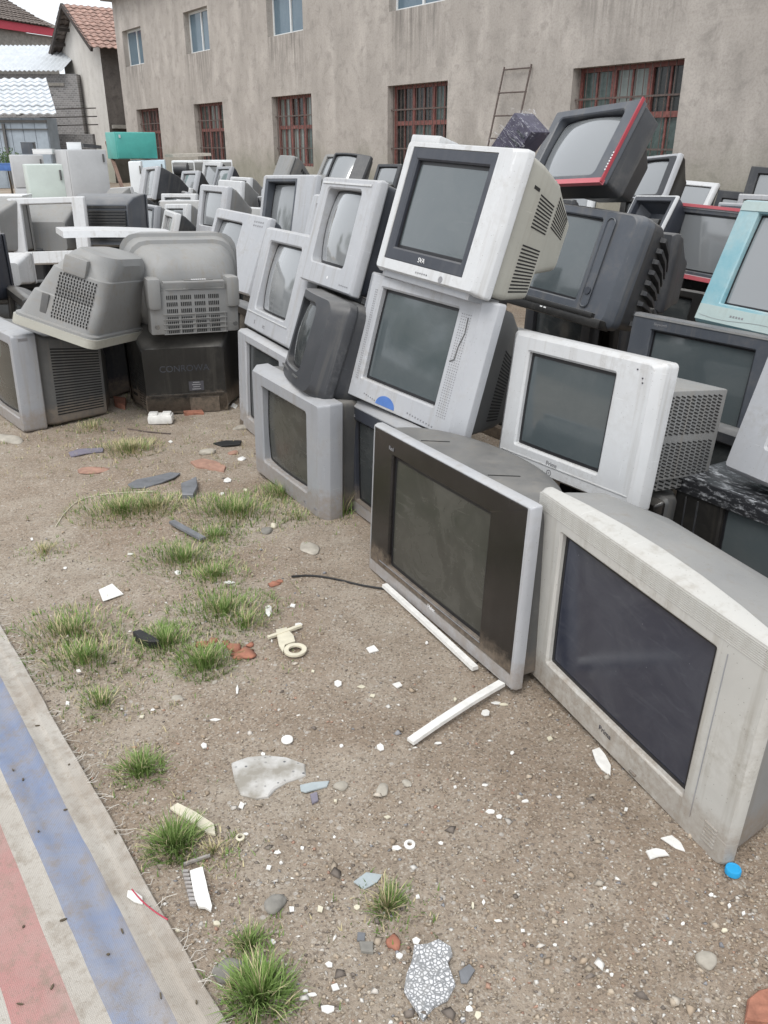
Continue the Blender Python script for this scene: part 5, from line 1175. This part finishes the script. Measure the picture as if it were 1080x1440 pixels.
shard([(256,578),(282,576),(287,583),(260,585)], .02, M_BRK, 'red brick lying against the black set with raised lettering', 'brick', 'broken_brick')
shard([(160,562),(178,566),(176,577),(162,572)], .03, M_BRK, 'red brick in the gap beside the louvred silver television', 'brick', 'broken_brick')
shard([(1050,1410),(1066,1396),(1095,1392),(1095,1445),(1046,1440)], .014, M_BRK, 'red brick piece at the bottom corner of the picture', 'brick', 'broken_brick')
for i, (px, py, w_, h_) in enumerate([(285,908,.05,.018),(300,902,.035,.014),(330,912,.055,.02),(345,920,.07,.018),(352,908,.03,.012),(318,905,.03,.012),(335,925,.04,.012),(385,822,.05,.012),(553,1327,.035,.012),(393,818,.03,.01)]):
    lump(px, py, w_, w_ * .8, h_, M_BRK, 'crumb of red brick among the grass' if i < 7 else 'crumb of red brick lying alone on bare dirt', 'brick', 'broken_brick', 'crumbs of red brick', i, i, .3, 2, .3)
shard([(139,832),(158,823),(174,837),(145,847)], .003, M_CHIP, 'square white paper scrap on the bare dirt', 'paper', 'paper_scrap', tilt=.04)
# ribbed white plastic by the tarpaulin
c_ = gp(282, 1255, .006); r = empty('plastic_shard', Matrix.Translation(c_), 'white plastic piece with a ribbed edge near the tarpaulin hem', 'plastic shard')
pl = [gp(*p) - c_ for p in zp([(430,290),(510,255),(590,225),(610,310),(640,440),(660,540),(690,650),(710,730),(695,790),(620,745),(540,740),(500,650),(470,520)], 9, 220, 1200)]
m = MB(); m.loft([[(p.x, p.y, .004 + t) for p in pl] for t in (0, .006)], True, True); m.build('plate', M_CHIP, r)
for i in range(9):
    p = gp(261.5 + i * 1.4, 1231 + i * 5.6) - c_; m = MB(); m.box((p.x, p.y, .004), (.014, .006, .008)); m.build('rib', P_SILVER2, r)
m = MB(); m.bar(gp(259, 1219) - c_ + Vector((0, 0, .008)), gp(296, 1208) - c_ + Vector((0, 0, .012)), .005, .006); m.build('broken_edge', P_SILVER2, r)
shard(zp([(555,742),(580,725),(640,755),(700,795),(705,830),(680,826),(620,785)], 2.322, 0, 820), .006, M_CREAM, 'long yellowish plastic sliver lying in a grass tuft', 'plastic shard', 'plastic_shard')
shard([(422,1108),(440,1103),(463,1100),(460,1108),(430,1118),(423,1116)], .004, M_ICEG, 'pale blue plastic sliver beside the speckled slab', 'plastic shard', 'plastic_shard')
shard([(436,1120),(446,1116),(448,1128),(439,1133)], .006, M_VIO, 'small violet plastic chip below the pale blue sliver', 'plastic shard', 'plastic_shard')
shard([(497,1242),(515,1230),(538,1232),(530,1243),(512,1252)], .003, M_ICEG, 'clear grey plastic flake above a grass tuft', 'plastic shard', 'plastic_shard')
shard([(505,1328),(525,1328),(525,1343),(508,1341)], .008, M_STONED, 'square grey concrete chip on the dirt', 'concrete chip', 'concrete_chip')
shard([(503,1313),(514,1314),(513,1326),(502,1325)], .005, M_GSH, 'small slate coloured chip above the square grey concrete one', 'plastic shard', 'plastic_shard')
shard([(645,1368),(660,1358),(668,1366),(657,1384),(648,1384)], .004, M_GSH, 'dark blue grey shard right of the pebble patterned tile', 'plastic shard', 'plastic_shard')
for i, (px, py, w_, d_, h_, mt, lab) in enumerate([(479,1107,.036,.03,.018,M_STONE,'smooth tan pebble beside the pale blue sliver'), (387,1273,.05,.04,.024,M_STONED,'brown grey rounded stone near the tarpaulin'), (538,1111,.045,.03,.012,M_STONE,'flat grey and tan pebble left of the small oval one'),
        (572,1102,.028,.02,.01,M_STONE,'small oval tan pebble above the flat one'), (993,1352,.04,.04,.02,M_STONE,'pale round stone at the lower right of the yard'), (292,637,.09,.06,.03,M_STONE,'sandy flat stone near the mid grey television'),
        (328,638,.06,.05,.02,M_BRKD,'orange stone beside the sandy flat one'), (340,646,.05,.04,.015,M_CHIP,'white stone chip in front of the mid grey television'), (14,619,.22,.09,.03,M_STONE,'flat pale stone at the foot of the louvred silver television'),
        (130,662,.16,.1,.012,M_BRKD,'worn flat brick patch in the dirt'), (375,748,.05,.05,.025,M_STONED,'grey stone in the grass before the mid grey television'), (385,742,.03,.03,.03,M_CREAM,'cream stone on top of the grass before the mid grey television'),
        (436,772,.12,.07,.014,M_STONE,'flat sandy stone before the black fronted television'), (250,983,.04,.025,.01,M_STONE,'flat buff stone left of the broken brick'), (340,603,.1,.05,.03,M_STONE,'pale stone at the foot of the half hidden silver television'),
        (302,960,.02,.014,.008,M_STONE,'tiny buff stone below the broken brick'), (322,1366,.05,.06,.02,M_STONED,'flat grey stone beside the tarpaulin corner')]):
    lump(px, py, w_, d_, h_, mt, lab, 'stone', 'stone', None, 30 + i, i * .7, .3, 3, .12)
def ringlet(px, py, ra, rb, mat, label):
    p = gp(px, py, .003); m = MB(); nn = 20
    def cc(rad, z): return [(rad * math.cos(6.2832 * i / nn), rad * math.sin(6.2832 * i / nn), z) for i in range(nn)]
    m.loft([cc(ra, 0), cc(ra * 1.02, .004), cc(rb, .006), cc(rb * .98, 0), cc(ra, 0)] if rb else [cc(ra, 0), cc(ra, .003), cc(ra * .85, .005)], cap1=not rb)
    o = m.build('plastic_ring' if rb else 'plastic_disc', mat, None, 40); o.matrix_world = Matrix.Translation(p) @ Matrix.Rotation(.1, 4, 'X'); return tag(o, label, 'plastic ring' if rb else 'plastic disc')
ringlet(576, 1190, .0125, .006, M_CHIP, 'small white plastic ring on the dirt'); ringlet(404, 1042, .016, 0, M_CHIP, 'white oval plastic disc above the speckled slab'); ringlet(338, 1180, .01, .006, M_CREAM, 'tiny cream ring near the yellowish sliver')
CH = [(287,1050,9,7),(303,1014,12,5),(334,972,4,12),(475,962,9,8),(523,915,16,8),(560,965,12,7),(509,967,10,5),(524,979,8,5),(698,990,14,4),(708,992,10,3),(683,1004,10,8),(616,1046,9,3),(535,1052,10,8),(450,1280,9,10),(471,1390,12,10),(461,1420,16,10),(439,1400,12,5),
      (585,1324,10,9),(562,1346,9,7),(410,1280,8,8),(384,1326,7,8),(378,859,8,14),(187,1250,10,5),(213,590,3,3),(340,1134,7,10),(425,1194,6,5),(558,1194,12,6),(378,1222,8,8),(346,1174,8,3),(682,1105,9,3),(739,1128,9,3),(690,1143,12,4),(702,1150,8,4),(680,1270,4,9),(665,1275,4,9),(587,1263,6,6),(502,1277,9,6),
      (463,1358,9,7),(672,1428,9,10),(660,1420,9,7),(735,1310,6,5),(700,1296,10,3),(620,1187,6,5),(773,1040,8,6),(880,1140,6,5),(1000,1260,6,5),(1025,1275,5,6),(1045,1286,5,5),(1018,1310,8,5),(412,853,8,4),(322,820,14,4),(420,880,10,5),(250,806,8,5),(183,780,7,3),(285,637,4,3),(320,677,9,6),(345,690,5,3),(312,695,7,4),
      (92,800,5,3),(45,760,4,3),(240,622,5,3),(325,560,12,5),(330,572,9,5),(700,970,5,4),(370,1062,6,4),(472,1128,5,4),(640,1108,5,4),(470,1178,4,4),(545,1150,8,5),(390,1200,8,5),(395,1215,5,4),(305,1300,10,6),(430,1395,7,5),(860,1372,5,4),(780,1330,6,4),(905,1330,5,3),(960,1300,5,4),(850,1250,6,4),(720,1060,5,4),(640,985,5,4),(480,1050,5,4),(440,945,5,4),(600,905,4,3),(215,1000,5,4),(200,1010,8,5),(110,945,7,5),(95,990,6,5),(250,1310,7,4)]
q_ = random.Random(77)
chips = []
for i, (px, py, w_, h_) in enumerate(CH):
    n = q_.choice((4, 5, 6)); a0 = q_.random() * 6
    pts = [(px + .62 * w_ * q_.uniform(.75, 1.15) * math.cos(a0 + 6.2832 * j / n), py + .62 * h_ * q_.uniform(.75, 1.15) * math.sin(a0 + 6.2832 * j / n)) for j in range(n)]
    mt = M_CHIP if q_.random() < .8 else M_CREAM
    shard(pts, q_.uniform(.002, .005), mt, 'small white plastic chip lying on the bare dirt' if mt is M_CHIP else 'small cream plastic chip lying on the bare dirt', 'plastic chip', 'plastic_chip', 'plastic chips scattered over the dirt', tilt=q_.uniform(-.1, .1))
def wire(name, pts, rad, mat, label, cat, dz=.004):
    m = MB(); P_ = [gp(*p, dz) for p in pts]
    # smooth the polyline
    for _ in range(2): P_ = [P_[0]] + [q for a, b in zip(P_, P_[1:]) for q in (a * .75 + b * .25, a * .25 + b * .75)] + [P_[-1]]
    m.tube(P_, rad, 6); return tag(m.build(name, mat, None, 60), label, cat)
wire('cable', [(410, 812), (440, 810), (475, 816), (505, 824), (545, 830)], .004, M_RUBBER, 'thin black cable running to the foot of the black fronted television', 'cable')
wire('string', [(78, 742), (92, 720), (112, 703), (150, 695), (215, 692)], .0022, M_CREAM, 'pale string curved over the gravel at the left', 'string')
wire('thread', [(188, 1265), (200, 1280), (220, 1297), (238, 1308)], .0016, simple('red_thread', (.4, .05, .08), .7, .1), 'red thread lying on the tarpaulin hem', 'thread', .03)
wire('twig', [(180, 604), (205, 608), (240, 611)], .004, M_IRON, 'dry brown twig in front of the louvred silver television', 'twig')
shard([(300,625),(318,621),(340,622),(338,628),(312,629)], .008, M_RUBBER, 'flat black plastic scrap by the half hidden silver television', 'plastic shard', 'plastic_shard')
shard([(188,898),(198,895),(215,903),(226,912),(210,912),(195,906)], .03, M_RUBBER, 'black plastic scrap poking from a grass tuft', 'plastic shard', 'plastic_shard')
# flat cardboard tag and crumbs on the tarpaulin
def on_tarp(px, py, w_, d_, mat, label, cat, name, rot, group=None):
    p = at(px, py, .03); m = MB(); n = 6; q = random.Random(int(px * 7 + py))
    o_ = [(w_ / 2 * q.uniform(.8, 1.1) * math.cos(6.2832 * i / n), d_ / 2 * q.uniform(.8, 1.1) * math.sin(6.2832 * i / n)) for i in range(n)]
    m.loft([[(x, y, 0) for x, y in o_], [(x, y, .003) for x, y in o_]], True, True); o = m.build(name, mat)
    dg = bpy.data.objects['tarpaulin']; hit, loc, nrm, _ = dg.ray_cast(dg.matrix_world.inverted() @ Vector((p[0], p[1], 1)), dg.matrix_world.to_3x3().inverted() @ Vector((0, 0, -1)))
    z = (dg.matrix_world @ loc).z if hit else .03
    o.matrix_world = Matrix.Translation((p[0], p[1], z + .001)) @ Matrix.Rotation(rot, 4, 'Z'); return tag(o, label, cat, group)
on_tarp(187, 1250, .055, .022, M_CHIP, 'white torn label lying on the tarpaulin near its hem', 'paper', 'paper_scrap', -.7)
M_DRY = simple('dry_leaf', (.09, .07, .045), .85, .3, 40)
for i in range(0, 36, 2):
    on_tarp(*[(16,1073),(60,1100),(30,1085),(143,1235),(90,1130),(130,1250),(52,1160),(68,1250),(86,1282),(40,1215),(110,1030),(65,950),(50,1010),(20,975),(150,1330),(210,1390),(275,1400),(185,1190),(30,1290),(12,1310),(70,1375),(140,1405),(95,1065),(120,1100),(35,920),(10,1040),(160,1160),(245,1340),(225,1395),(55,1330),(25,1400),(105,1180),(170,1300),(48,1045),(80,1005),(15,1190)][i],
            q_.uniform(.004, .016), q_.uniform(.003, .005), M_DRY, 'dry dark leaf crumb on the tarpaulin', 'leaf', 'dry_leaf', q_.random() * 6, 'leaf crumbs on the tarpaulin')

# ---------------------------------------------------------------- grass
M_GR = [simple('grass_green', (.125, .20, .05), .6, .3, 8), simple('grass_bright', (.20, .285, .09), .6, .3, 8), simple('grass_yellow', (.46, .40, .24), .65, .25, 8)]
for g_ in M_GR:
    g_.node_tree.nodes['Principled BSDF'].inputs['Specular IOR Level'].default_value = .25
def blades(m, cx, cy, rad, n, h, q, yel=.15, ell=1.0):
    for _ in range(n):
        a, d = q.random() * 6.2832, rad * min(1.0, abs(q.gauss(0, .66)) + .1 * q.random()); x, y = cx + d * math.cos(a) * ell, cy + d * math.sin(a)
        z = float(hgt(x, y)) - .003; L = h * q.uniform(.3, 1.2) * (1.1 - .45 * (d / rad) ** 2); b = a + q.gauss(0, .7); le = q.uniform(.2, 1.15) * (.55 + .45 * d / rad)
        w_ = q.uniform(.0013, .0026); tx, ty = -math.sin(b), math.cos(b); v_ = []
        for k_ in range(4):
            t = k_ / 3; r_ = L * le * t ** 1.6; hz = L * t * (1 - .45 * le * t); ww = w_ * (1 - .93 * t)
            px, py, pz = x + math.cos(b) * r_, y + math.sin(b) * r_, z + hz
            v_ += [(px - tx * ww, py - ty * ww, pz), (px + tx * ww, py + ty * ww, pz)]
        u = q.random(); m.add(v_, [(0, 1, 3, 2), (2, 3, 5, 4), (4, 5, 7, 6)], 2 if u < yel else (1 if u < .55 else 0))
TU = [(100,885,.13,300,.055,.3,'yellowish grass tuft near the tarpaulin, farthest along its edge'), (118,925,.11,260,.06,.2,'grass tuft right behind the yellowish one near the tarpaulin'), (140,985,.055,130,.05,.3,'small grass tuft beside the tarpaulin edge below the yellowish ones'),
      (198,1080,.055,230,.06,.08,'round dark green grass tuft standing alone right of the tarpaulin'), (246,1190,.05,300,.075,.08,'grass tuft with a yellowish sliver in it'), (366,1405,.056,420,.08,.05,'big lush grass tuft at the corner of the tarpaulin'),
      (350,1330,.02,70,.06,.1,'thin grass sprig above the big lush tuft'), (545,1275,.028,110,.06,.35,'sparse grass tuft standing alone on bare dirt'), (232,902,.08,230,.06,.08,'grass tuft left of the broken red brick'), (288,932,.075,230,.07,.1,'grass tuft in front of the broken red brick'),
      (313,860,.12,300,.06,.15,'matted grass patch behind the broken red brick'), (258,785,.12,280,.06,.2,'grass patch beside the dark grey strip'), (300,810,.1,200,.05,.2,'low grass patch below the dark grey strip'), (330,722,.17,460,.07,.25,'grass patch near the foot of the mid grey television'),
      (395,695,.1,150,.07,.2,'grass along the foot of the mid grey television'), (170,716,.15,420,.06,.3,'grass patch below the long torn grey plastic'), (215,712,.11,300,.05,.45,'thin dry grass next to the long torn grey plastic'), (182,632,.12,330,.06,.55,'dry grass before the louvred silver television'),
      (62,775,.035,60,.05,.7,'tiny yellow weed at the left'), (478,722,.05,60,.14,.1,'tall grass blades between the mid grey and the black fronted television'), (345,880,.07,120,.06,.2,'grass wisps right of the matted patch'), (420,730,.06,60,.05,.3,'short grass at the corner of the mid grey television'),
      (300,1195,.03,50,.04,.8,'yellow weed beside the yellowish sliver'), (130,600,.1,90,.05,.5,'grass against the louvred flank of the silver television'), (300,755,.09,160,.05,.25,'low grass right of the dark grey strip')]
for i, (px, py, rad, n, h, yel, lab) in enumerate(TU):
    q = random.Random(100 + i); m = MB(); c_ = at(px, py); blades(m, 0 + c_[0], c_[1], rad * (1.25 if rad > .07 else 1), int(n * (3.3 if rad > .07 else 1.7)), h * (.85 if rad > .07 else 1), q, yel + .08, 1.25 if rad > .1 else 1)
    o = m.build('grass_tuft', M_GR); tag(o, lab, 'grass tuft', 'grass tufts in the dirt')
m = MB(); q = random.Random(9)
for _ in range(2000):
    px, py, rad, n, h, yel, lab = q.choice(TU); c_ = at(px, py); a = q.random() * 6.28; d = rad * (1 + abs(q.gauss(0, 1.3)))
    blades(m, c_[0] + d * math.cos(a), c_[1] + d * math.sin(a), .014, 3, .022, q, .4)
for _ in range(700):
    y = q.uniform(3.6, 6.0); x = q.uniform(-2.6, -.5)
    if ((x - e0.x) * en.x + (y - e0.y) * en.y) > -.05: continue
    blades(m, x, y, .02, 4, .03, q, .75)
o = m.build('grass', M_GR); tag(o, 'thin straggling grass blades on the dirt', kind='stuff')
